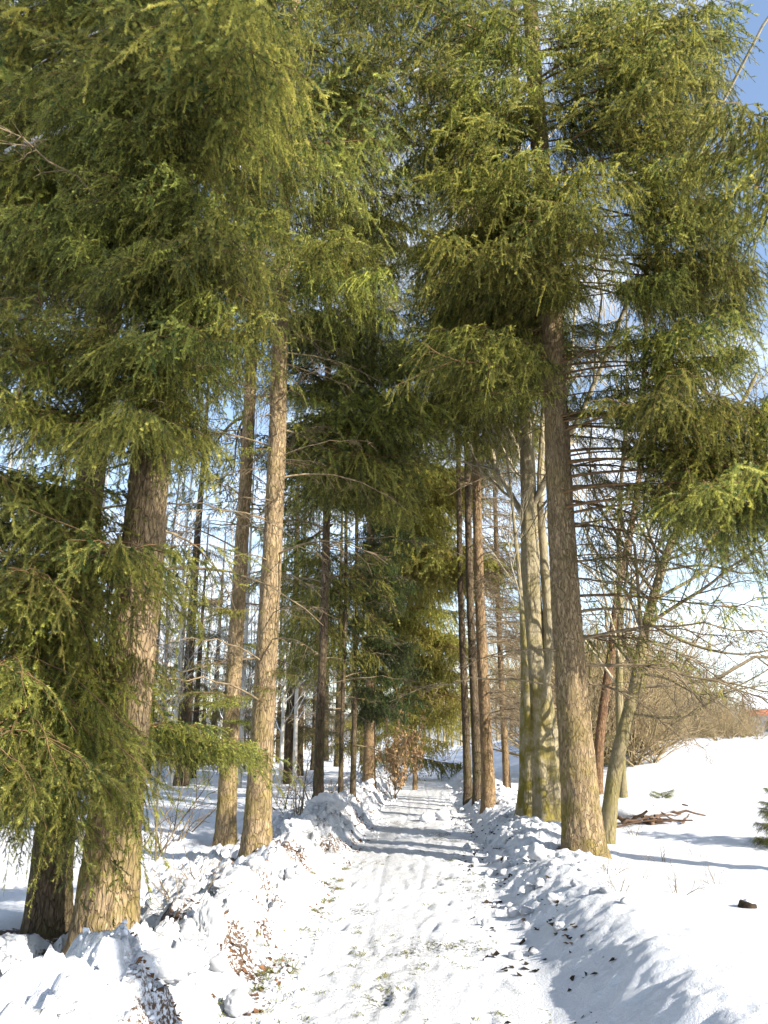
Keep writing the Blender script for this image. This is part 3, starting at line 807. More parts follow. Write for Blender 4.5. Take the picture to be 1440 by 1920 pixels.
t = Spruce('RB', 'unseen spruce added right of the viewer to shade the left trunks, out of the frame', 0.20, 22, M_BARK, 32, 0.15, (0.0, 0), 33, pos=(5.4, 0.1))  # added out of view so that its crown shades the thick left spruce
t.whorls(7.0, 21, 46, 2.3, 0.7, CURTAIN)

# ----------------------------------------------------------------------------- bare broadleaved trees
def grow(P, RAD, root, g, per, lr, ang, up, n, rr=0.55, t0=0.2, droop=0.0, rmin=0.0015):
    """Children along every parent polyline. P (m, n0, 3)."""
    m, n0, _ = P.shape
    ln = np.linalg.norm(np.diff(P, axis=1), axis=2).sum(1)
    k = per
    ts = t0 + (1 - t0) * (np.arange(k)[None] + g.uniform(0, 1, (m, k))) / k
    fi = ts * (n0 - 1); i0 = np.clip(fi.astype(int), 0, n0 - 2); w_ = (fi - i0)[..., None]
    mi = np.arange(m)[:, None]
    base = P[mi, i0] * (1 - w_) + P[mi, i0 + 1] * w_
    rb = RAD[mi, i0] * (1 - w_[..., 0]) + RAD[mi, i0 + 1] * w_[..., 0]
    tan = unit(P[mi, i0 + 1] - P[mi, i0])
    az = unit(np.cross(tan, g.normal(0, 1, (m, k, 3))))
    a = ang * g.uniform(0.65, 1.25, (m, k, 1))
    d = unit(tan * np.cos(a) + az * np.sin(a) + np.array([0, 0, up]))
    l = (ln[:, None] * lr * (1.15 - 0.6 * ts) * g.uniform(0.6, 1.2, (m, k)))
    s = np.linspace(0, 1, n)
    C = base[:, :, None, :] + d[:, :, None, :] * (l[:, :, None] * s)[..., None]
    wig = np.cumsum(g.normal(0, 0.055, (m, k, n, 3)), axis=2) * (l[:, :, None, None] * s[:, None] * 0.9)
    C = C + wig
    C[..., 2] += (up * 0.5 - droop) * l[:, :, None] * s ** 2
    r0 = np.maximum(rb * rr, rmin)
    RR_ = np.maximum(r0[:, :, None] * (1 - 0.72 * s), rmin * 0.7)
    return C.reshape(m * k, n, 3), RR_.reshape(m * k, n), np.repeat(root, k)

def bare_tree(name, label, pos, trunk_pts, rb, seed, mat, twig, nl=12, l_ratio=0.45, ang=0.95, up=0.25, per=(5, 5), t0=0.3, group=None,
              seg=20, flute=0.0, stems=None, shared=None, radii=None, rtop=0.12, twig_min=0.0025, droop=0.0, cat='tree', flare=0.35):
    """trunk_pts: offsets from the base, a polyline. Returns the root; limbs with their twigs are parts."""
    g = np.random.default_rng(seed)
    x, y = pos; z = gz(x, y) - 0.1
    root = tag(link(name, None, None, (x, y, z)), label, cat, group)
    mains = [(np.asarray(trunk_pts, float), rb)] + [(np.asarray(p, float), r) for p, r in (stems or [])]
    for k, (pts, r) in enumerate(mains):
        n = 60 if seg >= 16 else 24
        s = np.linspace(0, len(pts) - 1, n); i0 = np.clip(s.astype(int), 0, len(pts) - 2); w_ = (s - i0)[:, None]
        m0 = np.clip(i0 - 1, 0, len(pts) - 1); m3 = np.clip(i0 + 2, 0, len(pts) - 1)
        p0, p1, p2, p3 = pts[m0], pts[i0], pts[i0 + 1], pts[m3]
        C = 0.5 * ((2 * p1) + (-p0 + p2) * w_ + (2 * p0 - 5 * p1 + 4 * p2 - p3) * w_ ** 2 + (-p0 + 3 * p1 - 3 * p2 + p3) * w_ ** 3)
        f = np.linspace(0, 1, n)
        rad = r * (rtop + (1 - rtop) * (1 - f) ** 0.8)
        if k == 0 and radii: rad = np.interp(s, np.arange(len(radii)), radii)
        if k == 0: rad = rad + r * flare * np.exp(-np.clip(C[:, 2], 0, 9) / 0.25)
        v, q = tubes(C[None], rad[None], seg)
        if flute and k == 0:
            vv = v.reshape(n, seg, 3); th_ = np.arange(seg) * 2 * math.pi / seg
            amt = flute * np.exp(-np.clip(C[:, 2], 0, 9) / 3.0)
            off = vv - C[:, None, :]
            vv = C[:, None, :] + off * (1 + amt[:, None, None] * (np.abs(np.cos(4 * th_ + 0.4 * C[:, 2:3])) - 0.5)[..., None] * 1.6)
            v = vv.reshape(-1, 3)
        v = v + (0.03 * r * 3) * np.stack([fbm(v[:, 0] * 5, v[:, 1] * 5, v[:, 2] * 2, seed + j, 2) for j in range(3)], 1) * 0.5
        link('trunk' if k == 0 else 'stem', mesh_from('trunk', v, [q], [mat]), root)
        P1, R1, rt = grow(C[None], rad[None], np.array([0]), g, nl if k == 0 else max(4, nl // 2), l_ratio, ang, up, 9, 0.42, t0, droop, twig_min * 1.6)
        rt = np.arange(len(P1))
        levels = [(P1, R1, rt, 5)]
        P_, R_, rt_ = P1, R1, rt
        for d, pn in enumerate(per):
            P_, R_, rt_ = grow(P_, R_, rt_, g, pn, 0.48, 0.75, up * 0.5, 6 if d == 0 else 4, 0.55, 0.15, droop * 0.7, twig_min)
            levels.append((P_, R_, rt_, 4 if d == 0 else 3))
        for i in range(len(P1)):
            V, Q, nv = [], [], 0
            for (a, b, c, kk) in levels:
                sel = c == i
                v, q = tubes(a[sel], b[sel], kk); V.append(v); Q.append(q + nv); nv += len(v)
            link('limb', mesh_from('limb', np.concatenate(V), [np.concatenate(Q)], [twig]), root)
    return root

def copy_tree(o, parent=None):
    c = o.copy(); COL.objects.link(c)
    if parent is not None: c.parent = parent
    for ch in list(o.children): copy_tree(ch, c)
    return c

def toward(base, px, py, D, dz=0.0):
    p = at(px, py, D); return np.array([p[0] - base[0], p[1] - base[1], p[2] - (gz(*base) - 0.1) + dz])

b = SPOT['R2']
bare_tree('broadleaved_tree', 'grooved grey trunk that forks into pale smooth stems right of the path', b,
          [(0, 0, -0.3), toward(b, 1012, 1400, b[1]), toward(b, 1000, 1230, b[1]), toward(b, 995, 1080, b[1]), toward(b, 990, 900, b[1]), toward(b, 985, 700, b[1]), toward(b, 970, 350, b[1] + 0.3), toward(b, 960, -200, b[1] + 0.4)],
          0.33, 41, M_BEECH, M_PALEBARE, 12, 0.35, 0.75, 0.45, (6, 5), 0.42, seg=40, flute=0.24, rtop=0.22, radii=[0.31, 0.29, 0.20, 0.165, 0.135, 0.11, 0.09, 0.05],
          stems=[([toward(b, 1020, 1290, b[1]), toward(b, 1028, 1180, b[1] - 0.1), toward(b, 1020, 1040, b[1]), toward(b, 1014, 880, b[1] + 0.2), toward(b, 1040, 500, b[1] + 0.8), toward(b, 1090, 100, b[1] + 1.4)], 0.10),
                 ([toward(b, 992, 1420, b[1] - 0.1), toward(b, 985, 1250, b[1] - 0.35), toward(b, 975, 1100, b[1] - 0.4), toward(b, 962, 960, b[1] - 0.4), toward(b, 950, 850, b[1] - 0.4)], 0.055)])
b = SPOT['L1']
bare_tree('leaning_tree', 'olive grey tree leaning right out of the foot of the stout spruce', b,
          [(0, 0, -0.3), toward(b, 1152, 1450, b[1]), toward(b, 1190, 1290, b[1]), toward(b, 1215, 1160, b[1] + 0.1), toward(b, 1262, 1010, b[1] + 0.2), toward(b, 1340, 860, b[1] + 0.3), toward(b, 1420, 700, b[1] + 0.4)],
          0.115, 43, M_LEANBARK, M_BARE, 20, 0.42, 1.0, 0.10, (9, 7), 0.30, seg=20, rtop=0.2, flare=0.2, droop=0.05,
          stems=[([toward(b, *q) for q in ((1213, 1165, b[1]), (1265, 1195, b[1] - 0.2), (1330, 1218, b[1] - 0.3), (1400, 1226, b[1] - 0.4), (1480, 1210, b[1] - 0.5))], 0.030),
                 ([toward(b, *q) for q in ((1196, 1262, b[1]), (1250, 1272, b[1] - 0.3), (1310, 1300, b[1] - 0.5), (1370, 1292, b[1] - 0.6), (1450, 1250, b[1] - 0.7))], 0.026),
                 ([toward(b, *q) for q in ((1178, 1335, b[1]), (1240, 1345, b[1] - 0.3), (1300, 1338, b[1] - 0.4), (1360, 1300, b[1] - 0.5), (1450, 1282, b[1] - 0.5))], 0.026),
                 ([toward(b, *q) for q in ((1225, 1125, b[1]), (1290, 1090, b[1] + 0.2), (1370, 1040, b[1] + 0.4), (1460, 985, b[1] + 0.5))], 0.030),
                 ([toward(b, *q) for q in ((1240, 1070, b[1]), (1320, 1060, b[1] - 0.2), (1400, 1075, b[1] - 0.4), (1470, 1060, b[1] - 0.5))], 0.022)])
b = SPOT['L2']
bare_tree('pine_tree', 'thin reddish stem rising behind the leaning olive tree', b,
          [(0, 0, -0.3), toward(b, 1125, 1380, b[1]), toward(b, 1145, 1230, b[1]), toward(b, 1160, 1100, b[1]), toward(b, 1185, 980, b[1]), toward(b, 1203, 830, b[1]), toward(b, 1215, 500, b[1]), toward(b, 1225, 150, b[1])],
          0.12, 45, M_BARK_PINE, M_BARE, 10, 0.28, 1.0, 0.15, (5, 5), 0.35, seg=16, rtop=0.3, flare=0.2)
p = on_ground(1165, 1478, 0.5); b = (float(p[0]), float(p[1]))
bare_tree('broadleaved_tree', 'bare tree with wide pale branches against the sky, behind the leaning tree', b,
          [(0, 0, -0.3), (0.1, 0, 2), (0.3, 0.1, 4), (0.5, 0.1, 6.5), (0.9, 0, 9.5), (1.2, 0, 13)],
          0.10, 47, M_LEANBARK, M_PALEBARE, 22, 0.45, 0.9, 0.35, (9, 7), 0.22, seg=18, rtop=0.15)
# bare scrub along the crest of the field
def bush_meshes(seed, mat, h=3.0, n=16, per=(5, 5)):
    g = np.random.default_rng(seed)
    az = g.uniform(0, 6.28, n); tilt = g.uniform(0.05, 1.15, n)
    l = h * g.uniform(0.6, 1.1, n)
    d = np.stack([np.sin(tilt) * np.cos(az), np.sin(tilt) * np.sin(az), np.cos(tilt)], 1)
    s = np.linspace(0, 1, 7)
    P = g.normal(0, 0.12, (n, 1, 3)) * np.array([1, 1, 0]) + d[:, None] * (l[:, None] * s)[..., None]
    P = P + np.cumsum(g.normal(0, 0.04, (n, 7, 3)), 1) * (l[:, None, None] * s[:, None]) * 0.7
    Rd = 0.024 * (1 - 0.75 * s)[None] * g.uniform(0.6, 1.2, (n, 1)); rt = np.arange(n)
    lv = [(P, Rd, 4)]
    for k, pn in enumerate(per):
        P, Rd, rt = grow(P, Rd, rt, g, pn, 0.5, 0.7, 0.15, 5 if k == 0 else 3, 0.55, 0.15, 0.0, 0.008 if k == 0 else 0.006)
        lv.append((P, Rd, 3))
    V, Q, nv = [], [], 0
    for a, b_, k in lv:
        v, q = tubes(a, b_, k); V.append(v); Q.append(q + nv); nv += len(v)
    return mesh_from('bare_shrub', np.concatenate(V), [np.concatenate(Q)], [mat])

BUSH = [bush_meshes(61, M_SCRUB), bush_meshes(62, M_SCRUB, 3.4, 18), bush_meshes(63, M_SCRUB, 2.2, 20)]
rng = np.random.default_rng(5)
def stand(me, px, D, scale, name, label, cat, group):
    p = at(px, 1380, D); x, y = float(p[0]), float(p[1])
    return tag(link(name, me, None, (x, y, gz(x, y) - 0.05), (0, 0, rng.uniform(0, 6.28)), scale), label, cat, group)

for i in range(64):
    px = 1075 + (i * 0.618 % 1) * 350 + rng.normal(0, 8)
    D = rng.uniform(36, 56)
    h = np.interp(px, [1075, 1180, 1260, 1330, 1400, 1440], [2.3, 2.0, 1.25, 0.85, 0.6, 0.45]) * rng.uniform(0.75, 1.15)
    stand(BUSH[i % 3], px, D, h, 'bare_shrub', 'bare olive brown shrub in the scrub along the top of the snow field', 'shrub', 'bare shrubs along the top of the snow field')

for i in range(30):
    px = 1045 + (i * 0.618 % 1) * 200
    stand(BUSH[i % 3], px, rng.uniform(25, 38), np.interp(px, [1045, 1180, 1245], [1.45, 1.3, 0.7]) * rng.uniform(0.75, 1.15), 'bare_shrub', 'tall pale bare shrub standing behind the stout spruce and the leaning tree', 'shrub', 'tall bare shrubs behind the stout spruce')

# small dark bushy spruces and pines within that scrub
FARSPR = None
def far_spruce(px, D, H, r, z0, n, label, group, kinds, mat=M_BARK_DARK, name='spruce_tree', seed=1):
    p = at(px, 1380, D)
    s = Spruce(None, label, H * 0.011 + 0.03, H, mat, 10, 0.4, (0, 0), seed, name, group, 0, (float(p[0]), float(p[1])), 0.2)
    s.whorls(z0, H * 0.97, n, r, 0.35, kinds)
    return s
proto = [far_spruce(1150, 44, 5.0, 1.5, 0.5, 26, 'small yellow green conifer among the scrub on the field crest', 'small conifers on the field crest', FAR, seed=70)]
for i, (px, D, s_) in enumerate([(1105, 40, 1.25), (1205, 47, 0.85), (1245, 46, 0.75), (1290, 50, 0.6), (1365, 52, 0.55), (1410, 46, 0.5), (1075, 33, 1.3), (1120, 30, 0.9), (1180, 34, 0.95), (1230, 38, 0.8), (1150, 27, 0.6), (1060, 27, 1.0), (1100, 24, 0.75), (1200, 28, 0.7), (1135, 36, 1.2), (1095, 38, 1.3), (1165, 40, 1.1)]):
    c = copy_tree(proto[0].root); p = at(px, 1380, D)
    c.location = (p[0], p[1], gz(p[0], p[1]) - 0.1); c.scale = (s_,) * 3; c.rotation_euler.z = i * 1.7

# the wood to the left and at the end of the path: snowy pole trees and mixed spruces
def pole_tree(seed, mat, twig, H=11, rb=0.07, nl=26):
    return bare_tree('birch_tree', 'x', (-12, 30), [(0, 0, -0.3), (0.05, 0, H * 0.3), (-0.05, 0.05, H * 0.6), (0.1, 0, H)], rb, seed, mat, twig, nl, 0.15, 1.0, 0.25, (6, 4), 0.2, seg=8, rtop=0.15, twig_min=0.004, flare=0.1)
def merge_limbs(root):
    """Far trees: the limbs of one crown joined into one part."""
    ch = [c for c in root.children if c.name.startswith('limb')]
    V, Fq, nv = [], [], 0
    for c in ch:
        me = c.data
        v = np.empty(len(me.vertices) * 3, np.float32); me.vertices.foreach_get('co', v); v = v.reshape(-1, 3)
        lq = np.empty(len(me.loops), np.int32); me.loops.foreach_get('vertex_index', lq)
        V.append(v); Fq.append(lq.reshape(-1, 4) + nv); nv += len(v)
    mat = ch[0].data.materials[0]
    for c in ch:
        d = c.data; bpy.data.objects.remove(c); bpy.data.meshes.remove(d)
    link('crown', mesh_from('crown', np.concatenate(V), [np.concatenate(Fq)], [mat]), root)
    return root
POLES = [merge_limbs(pole_tree(81, M_FROSTPALE, M_FROST, 12, 0.075)), merge_limbs(pole_tree(82, M_FROST, M_FROST, 10, 0.06, 30)), merge_limbs(pole_tree(83, M_FROSTPALE, M_FROST, 14, 0.09, 24))]
GP = 'snowy pole trees in the wood on the left'
k = 0
for i in range(66):
    D = 19 + 40 * ((i * 0.381966) % 1) ** 0.9
    px = -60 + ((i * 0.754877) % 1) * 690
    if 560 < px < 700 and D < 30: continue
    src = POLES[i % 3]
    c = src if k < 3 and src.get('used') is None else copy_tree(src)
    src['used'] = 1
    p = at(px, 1380, D); c.location = (p[0], p[1], gz(p[0], p[1]) - 0.1); s_ = rng.uniform(0.75, 1.15)
    c.scale = (s_,) * 3; c.rotation_euler.z = rng.uniform(0, 6.28)
    tag(c, 'thin snow dusted pole tree in the sunny wood behind the left trunks', 'tree', GP); k += 1

WOOD = [far_spruce(330, 40, 15, 2.3, 1.5, 40, 'x', None, FAR, seed=72), far_spruce(560, 34, 13, 2.0, 1.0, 36, 'x', None, FAR, seed=73)]
GW = 'spruces deep in the wood on the left'
spots = [(330, 34), (560, 32), (60, 30), (140, 38), (250, 44), (400, 40), (450, 50), (520, 44), (610, 46), (660, 52), (20, 46), (365, 28), (545, 26), (-40, 34), (300, 56), (570, 58), (345, 24), (490, 36), (380, 46), (200, 34), (100, 26), (590, 36), (635, 40), (280, 30), (430, 34), (530, 54), (680, 44)]
for i, (px, D) in enumerate(spots):
    r_ = WOOD[i].root if i < 2 else copy_tree(WOOD[i % 2].root)
    p = at(px, 1380, D); r_.location = (p[0], p[1], gz(p[0], p[1]) - 0.1); s_ = rng.uniform(0.65, 1.05); r_.scale = (s_,) * 3; r_.rotation_euler.z = rng.uniform(0, 6)
    tag(r_, 'hazy green spruce standing deep in the wood behind the left trunks', 'tree', GW)

# brown bare wood that closes the end of the path
BROWN = [merge_limbs(pole_tree(85, M_BARE, M_SCRUB, 12, 0.10, 30)), merge_limbs(pole_tree(86, M_SCRUB, M_SCRUB, 10, 0.09, 32))]
for i in range(26):
    c = BROWN[i] if i < 2 else copy_tree(BROWN[i % 2])
    p = at(770 + ((i * 0.618) % 1) * 290, 1380, 62 + (i * 0.37 % 1) * 22); c.location = (p[0], p[1], gz(p[0], p[1]) - 0.1)
    s_ = rng.uniform(0.8, 1.2); c.scale = (s_ * 1.3, s_ * 1.3, s_); c.rotation_euler.z = rng.uniform(0, 6)
    tag(c, 'bare brown tree in the wood that closes the end of the path', 'tree', 'bare trees closing the end of the path')

# ----------------------------------------------------------------------------- small plants
# young beech that kept its rusty leaves
def leafy(me_name, pts, g, size, mat):
    n = len(pts)
    d = unit(g.normal(0, 1, (n, 3)) + np.array([0, 0, -0.5])); s1 = unit(np.cross(d, g.normal(0, 1, (n, 3))))
    nn = np.cross(d, s1)
    L_ = size * g.uniform(0.7, 1.3, (n, 1))
    V = np.stack([pts, pts + d * L_ * 0.5 + s1 * L_ * 0.32 + nn * L_ * 0.1, pts + d * L_, pts + d * L_ * 0.5 - s1 * L_ * 0.32 + nn * L_ * 0.1], 1).reshape(-1, 3)
    return V, np.arange(n * 4).reshape(-1, 4)

g = np.random.default_rng(9)
p = on_ground(735, 1480, 0.25); bx, by = float(p[0]), float(p[1])
root = tag(link('beech_sapling', None, None, (bx, by, gz(bx, by) - 0.05)), 'young beech keeping its rusty dry leaves beside the far path', 'sapling')
stem_me = bush_meshes(91, M_BARE, 2.6, 7, (5, 4))
link('stem', stem_me, root)
pts = np.empty(len(stem_me.vertices) * 3, np.float32); stem_me.vertices.foreach_get('co', pts); pts = pts.reshape(-1, 3)
pts = pts[pts[:, 2] > 0.35][g.integers(0, (pts[:, 2] > 0.35).sum(), 4200)]
V, Q = leafy('leaves', pts, g, 0.085, M_RUST)
link('leaves', mesh_from('leaves', V, [Q], [M_RUST], smooth=False), root)
for o in root.children: o.scale = (0.55, 0.55, 0.95)

# thin bare saplings in the snow on the left
SAP = [bush_meshes(93, M_BARE, 1.5, 3, (4, 3)), bush_meshes(94, M_DEADWOOD, 1.2, 4, (3, 3))]
for i, (px, py) in enumerate([(268, 1590), (335, 1560), (345, 1550), (300, 1575), (545, 1525), (560, 1530), (575, 1522), (530, 1510), (520, 1500), (585, 1500), (232, 1600), (610, 1500)]):
    p = on_ground(px, py, 0.25); x, y = float(p[0]), float(p[1])
    tag(link('bare_sapling', SAP[i % 2], None, (x, y, gz(x, y) - 0.05), (0, 0, i * 1.3), rng.uniform(0.55, 0.9)), 'thin bare sapling poking out of the snow behind the left bank', 'sapling', 'bare saplings behind the left bank')
for i, (px, py) in enumerate([(1140, 1650), (1150, 1640), (1190, 1560), (1120, 1610), (1240, 1600), (1300, 1590), (1200, 1640), (1340, 1640), (1270, 1660), (1160, 1700)]):
    p = on_ground(px, py, 0.22); x, y = float(p[0]), float(p[1])
    tag(link('dry_stalk', SAP[1], None, (x, y, gz(x, y) - 0.05), (0, 0, i * 2.3), rng.uniform(0.16, 0.28)), 'short dry stalk in the snow right of the stout spruce', 'weed', 'dry stalks right of the stout spruce')
for i, (px, py) in enumerate([(340, 1660), (365, 1640), (320, 1690), (300, 1650), (355, 1700), (385, 1650)]):
    p = on_ground(px, py, 0.3); x, y = float(p[0]), float(p[1])
    tag(link('dry_stalk', SAP[i % 2], None, (x, y, gz(x, y) - 0.05), (0.1, 0.35, i * 2.3), rng.uniform(0.22, 0.38)), 'thin dry stalk in the snow right of the thick pale footed spruce', 'weed', 'dry stalks right of the thick spruce')

# young snowy conifer at the right edge of the field
p = on_ground(1496, 1545, 0.45)
s = Spruce(None, 'small young conifer with snow on it at the right edge of the field', 0.03, 1.5, M_BARK_DARK, 10, 0.2, (0, 0), 76, 'young_conifer', None, 0, (float(p[0]), float(p[1])), 0.2)
s.root['category'] = 'conifer'
for i in range(56):
    f = i / 56
    s.bough(0.12 + 1.3 * f, i * 2.4, 0.24 * (1 - 0.8 * f), CURTAIN[i % 4], 0.30, PADS[0] if i % 5 == 0 else None)
pp = on_ground(1240, 1462, 0.75)
for i, dx in enumerate((0.0,)):
    s = Spruce(None, 'low green juniper tuft showing through the snow of the open field', 0.02, 0.4, M_BARK_DARK, 8, 0.1, (0, 0), 77 + i, 'juniper_bush', None, 0, (float(pp[0]) + dx, float(pp[1]) + 0.3 * i), 0.2)
    s.root['category'] = 'bush'
    for j in range(14): s.bough(0.10 + 0.022 * j, j * 2.4, 0.10, CURTAIN[j % 4], 0.45)

# brush pile in the field with snow on it
g = np.random.default_rng(12)
p = on_ground(1210, 1520, 0.42); bx, by = float(p[0]), float(p[1])
root = tag(link('brush_pile', None, None, (bx, by, gz(bx, by))), 'heap of brown cut branches capped with snow in the field', 'brush pile')
m = 26
P = g.normal(0, 1, (m, 1, 3)) * np.array([0.36, 0.25, 0.07]) + np.array([0, 0, 0.12])
d = unit(np.stack([g.normal(0, 1, m) + 0.8, g.normal(0, 0.5, m), g.normal(0.05, 0.16, m)], 1))
for i in range(m):
    f = np.linspace(-0.5, 0.5, 6)
    pl = P[i] + d[i] * (g.uniform(0.35, 0.8) * f)[:, None] + g.normal(0, 0.015, (6, 3))
    v, q = tubes(pl[None], np.linspace(0.035, 0.016, 6)[None] * g.uniform(0.5, 1.2), 6)
    link('branch', mesh_from('branch', v, [q], [M_BRUSH]), root)

link('snow_cap', mesh_from('snow_cap', *(lambda P, Rr: (lambda vq: (vq[0], [vq[1]], [M_SNOW_CLEAN]))(tubes(P[None], Rr[None], 10)))(
    np.stack([np.linspace(-0.9, 0.6, 12), 0.10 + 0.06 * np.sin(np.linspace(0, 5, 12)), 0.27 + 0.05 * np.sin(np.linspace(1, 8, 12))], 1), 0.17 * np.sin(np.linspace(0.06, 3.08, 12)) ** 0.6)), root)

# stump at the foot of the right bank
p = on_ground(1398, 1688, 0.2); bx, by = float(p[0]), float(p[1])
root = tag(link('tree_stump', None, None, (bx, by, gz(bx, by) - 0.05)), 'small dark stump in the snow at the right edge, behind the bank', 'stump')
v_, q_ = tubes(np.array([[[0, 0, -0.1], [0.004, 0, 0.0], [0.01, 0, 0.05], [0.015, 0, 0.085], [0.017, 0, 0.095], [0.018, 0, 0.098]]]), np.array([[0.12, 0.095, 0.08, 0.074, 0.06, 0.002]]), 14)
v_ = v_ * (1 + 0.10 * fbm(v_[:, 0] * 30, v_[:, 1] * 30, v_[:, 2] * 12, 7, 2))[:, None]
link('trunk', mesh_from('trunk', v_, [q_], [M_EARTH]), root)
v_, q_ = tubes(np.array([[[0.03, 0.02, 0.088], [0.03, 0.02, 0.105], [0.03, 0.02, 0.118]]]), np.array([[0.05, 0.045, 0.01]]), 12)
link('snow_cap', mesh_from('snow_cap', v_, [q_], [M_SNOW_CLEAN]), root)

# the house beyond the field, only its corner in view
M_WALL = plain('grey_plaster', (0.30, 0.30, 0.31), (0.40, 0.40, 0.40), 3)
M_TILE = plain('red_roof_tile', (0.30, 0.10, 0.055), (0.40, 0.15, 0.085), 4)
M_PANE = plain('dark_window', (0.03, 0.035, 0.045), (0.06, 0.065, 0.08), 2, 0.1, 0, 0.5)
p = at(1478, 1360, 105); hx, hy = float(p[0]), float(p[1]); hzz = gz(hx, hy)
root = tag(link('house', None, None, (hx, hy, hzz), (0, 0, -0.3)), 'distant grey house with a snow topped red roof at the right edge', 'house')
def box(x0, x1, y0, y1, z0, z1):
    V = np.array([[x, y, z] for z in (z0, z1) for x, y in ((x0, y0), (x1, y0), (x1, y1), (x0, y1))])
    return V, np.array([[3, 2, 1, 0], [4, 5, 6, 7], [0, 1, 5, 4], [1, 2, 6, 5], [2, 3, 7, 6], [3, 0, 4, 7]])
def bx_part(name, dims, mat):
    V, q = box(*dims); return link(name, mesh_from(name, V, [q], [mat], smooth=False), root)
bx_part('wall', (-4.5, 4.5, -3.5, 3.5, -0.5, 5.0), M_WALL)
for wx in (-3.0, -0.6, 1.8):
    bx_part('window', (wx, wx + 1.1, -3.56, -3.46, 3.0, 4.3), M_PANE)
V = np.array([[x, y, z] for x in (-5.0, 5.0) for y, z in ((-4.2, 4.9), (0, 7.2), (4.2, 4.9), (4.2, 5.15), (0, 7.45), (-4.2, 5.15))])
Q = np.array([[0, 1, 4, 5], [1, 2, 3, 4], [6, 11, 10, 7], [7, 10, 9, 8], [0, 6, 7, 1], [1, 7, 8, 2], [5, 4, 10, 11], [4, 3, 9, 10], [0, 5, 11, 6], [2, 8, 9, 3]])
rf = link('roof', mesh_from('roof', V, [Q], [M_TILE], smooth=False), root)
V2 = np.array([[x, y, z] for x in (-4.9, 4.9) for y, z in ((-3.3, 5.68), (0, 7.48), (3.3, 5.68), (3.3, 5.9), (0, 7.72), (-3.3, 5.9))])
link('snow_cap', mesh_from('snow_cap', V2, [Q], [M_SNOW_CLEAN], smooth=False), rf)
V, q = box(1.5, 2.1, 0.6, 1.2, 6.4, 8.4); link('chimney', mesh_from('chimney', V, [q], [M_WALL], smooth=False), rf)

# ----------------------------------------------------------------------------- snow clods and rubble
def ico_lump(seed, sub=3, rough=0.35, flat=0.75, freq=1.6):
    bpy_me = bpy.data.meshes.new('tmp')
    import bmesh
    bm = bmesh.new(); bmesh.ops.create_icosphere(bm, subdivisions=sub, radius=1.0)
    v = np.array([x.co[:] for x in bm.verts]); f = np.array([[x.index for x in y.verts] for y in bm.faces]); bm.free(); bpy.data.meshes.remove(bpy_me)
    g = np.random.default_rng(seed); o = g.uniform(0, 50, 3)
    q = v * freq + o
    if flat < 0.85:
        pn = unit(g.normal(0, 1, (13, 3))); pd = g.uniform(0.62, 1.0, 13)
        v = v * np.minimum(1.1, np.min(np.where(v @ pn.T > 0.05, pd / np.maximum(v @ pn.T, 0.05), 9), axis=1))[:, None]; rough *= 0.55
    d1, d2, cid = cells(q[:, 0], q[:, 1], q[:, 2], seed)
    h = 1 + rough * fbm(q[:, 0], q[:, 1], q[:, 2], seed, 4, 0.55) - rough * 0.25 * sstep(0.25, 0.0, d2 - d1) + rough * 0.4 * (cid - 0.5) + 0.14 * fbm(q[:, 0] * 4, q[:, 1] * 4, q[:, 2] * 4, seed, 3, 0.65)
    v = v * h[:, None] * np.array([1, g.uniform(0.7, 0.95), flat])
    gr = np.clip(0.2 + 0.8 * fbm(q[:, 0] * 2, q[:, 1] * 2, q[:, 2] * 2, seed + 3, 3), 0, 1)
    return mesh_from('snow_clod', v, [f], [M_SNOW], attrs={'dirt': gr * 0.35, 'grime': gr * 0.9})

LUMP = [ico_lump(s_, 3) for s_ in (101, 102, 103, 104, 105)]
BIG = [ico_lump(s_, 5, 0.42, 0.8, 1.5) for s_ in (111, 112, 113)]
ROUND = ico_lump(121, 4, 0.16, 0.9, 1.2)
bpy.context.view_layer.update()
def hz(x, y): return float(height(np.array([x]), np.array([y]))[0])
def clod(me, px, py, size, label, group=None, zoff=0.25, z=0.15, scale=None, rz=None):
    p = on_ground(px, py, z)
    for _ in range(4): p = on_ground(px, py, hz(float(p[0]), float(p[1])) + size * 0.2)
    x, y = float(p[0]), float(p[1])
    s_ = scale or (size, size, size)
    return tag(link('snow_clod', me, None, (x, y, hz(x, y) + zoff * s_[2]), (0, 0, rng.uniform(0, 6.28) if rz is None else rz), s_), label, 'snow clod', group)

clod(BIG[0], 52, 1835, 0.22, 'large white block of snow at the left edge, before the hidden spruce', scale=(0.25, 0.2, 0.22), zoff=0.4)
clod(ROUND, 207, 1832, 0.10, 'smooth round snowball lump right under the thick pale footed spruce', zoff=0.8)
clod(BIG[2], 395, 1722, 0.16, 'upright white slab of snow standing on the crest of the left bank', scale=(0.11, 0.10, 0.22), zoff=0.5, rz=0.3)
clod(BIG[1], 440, 1712, 0.2, 'broad lump of snow leaning against the upright slab on the left bank', scale=(0.24, 0.18, 0.16), zoff=0.35)
clod(ROUND, 447, 1896, 0.085, 'dirty round snow lump at the path edge in the lower left', zoff=0.6)
clod(BIG[1], 300, 1880, 0.2, 'wide hump of rough snow below the thick spruce in the left bank', scale=(0.26, 0.2, 0.11), zoff=0.1)
clod(BIG[0], 560, 1585, 0.2, 'bright snow block on the left bank just right of the golden footed spruce', scale=(0.22, 0.18, 0.17), zoff=0.35)
clod(BIG[2], 612, 1545, 0.26, 'pale snow hump in front of the dark slim spruce', scale=(0.3, 0.25, 0.22), zoff=0.35)
clod(ROUND, 949, 1620, 0.06, 'small white snowball alone at the right side of the path', zoff=0.8)
clod(LUMP[1], 1008, 1606, 0.15, 'grey snow block before the grooved trunk at the right bank edge', zoff=0.5)
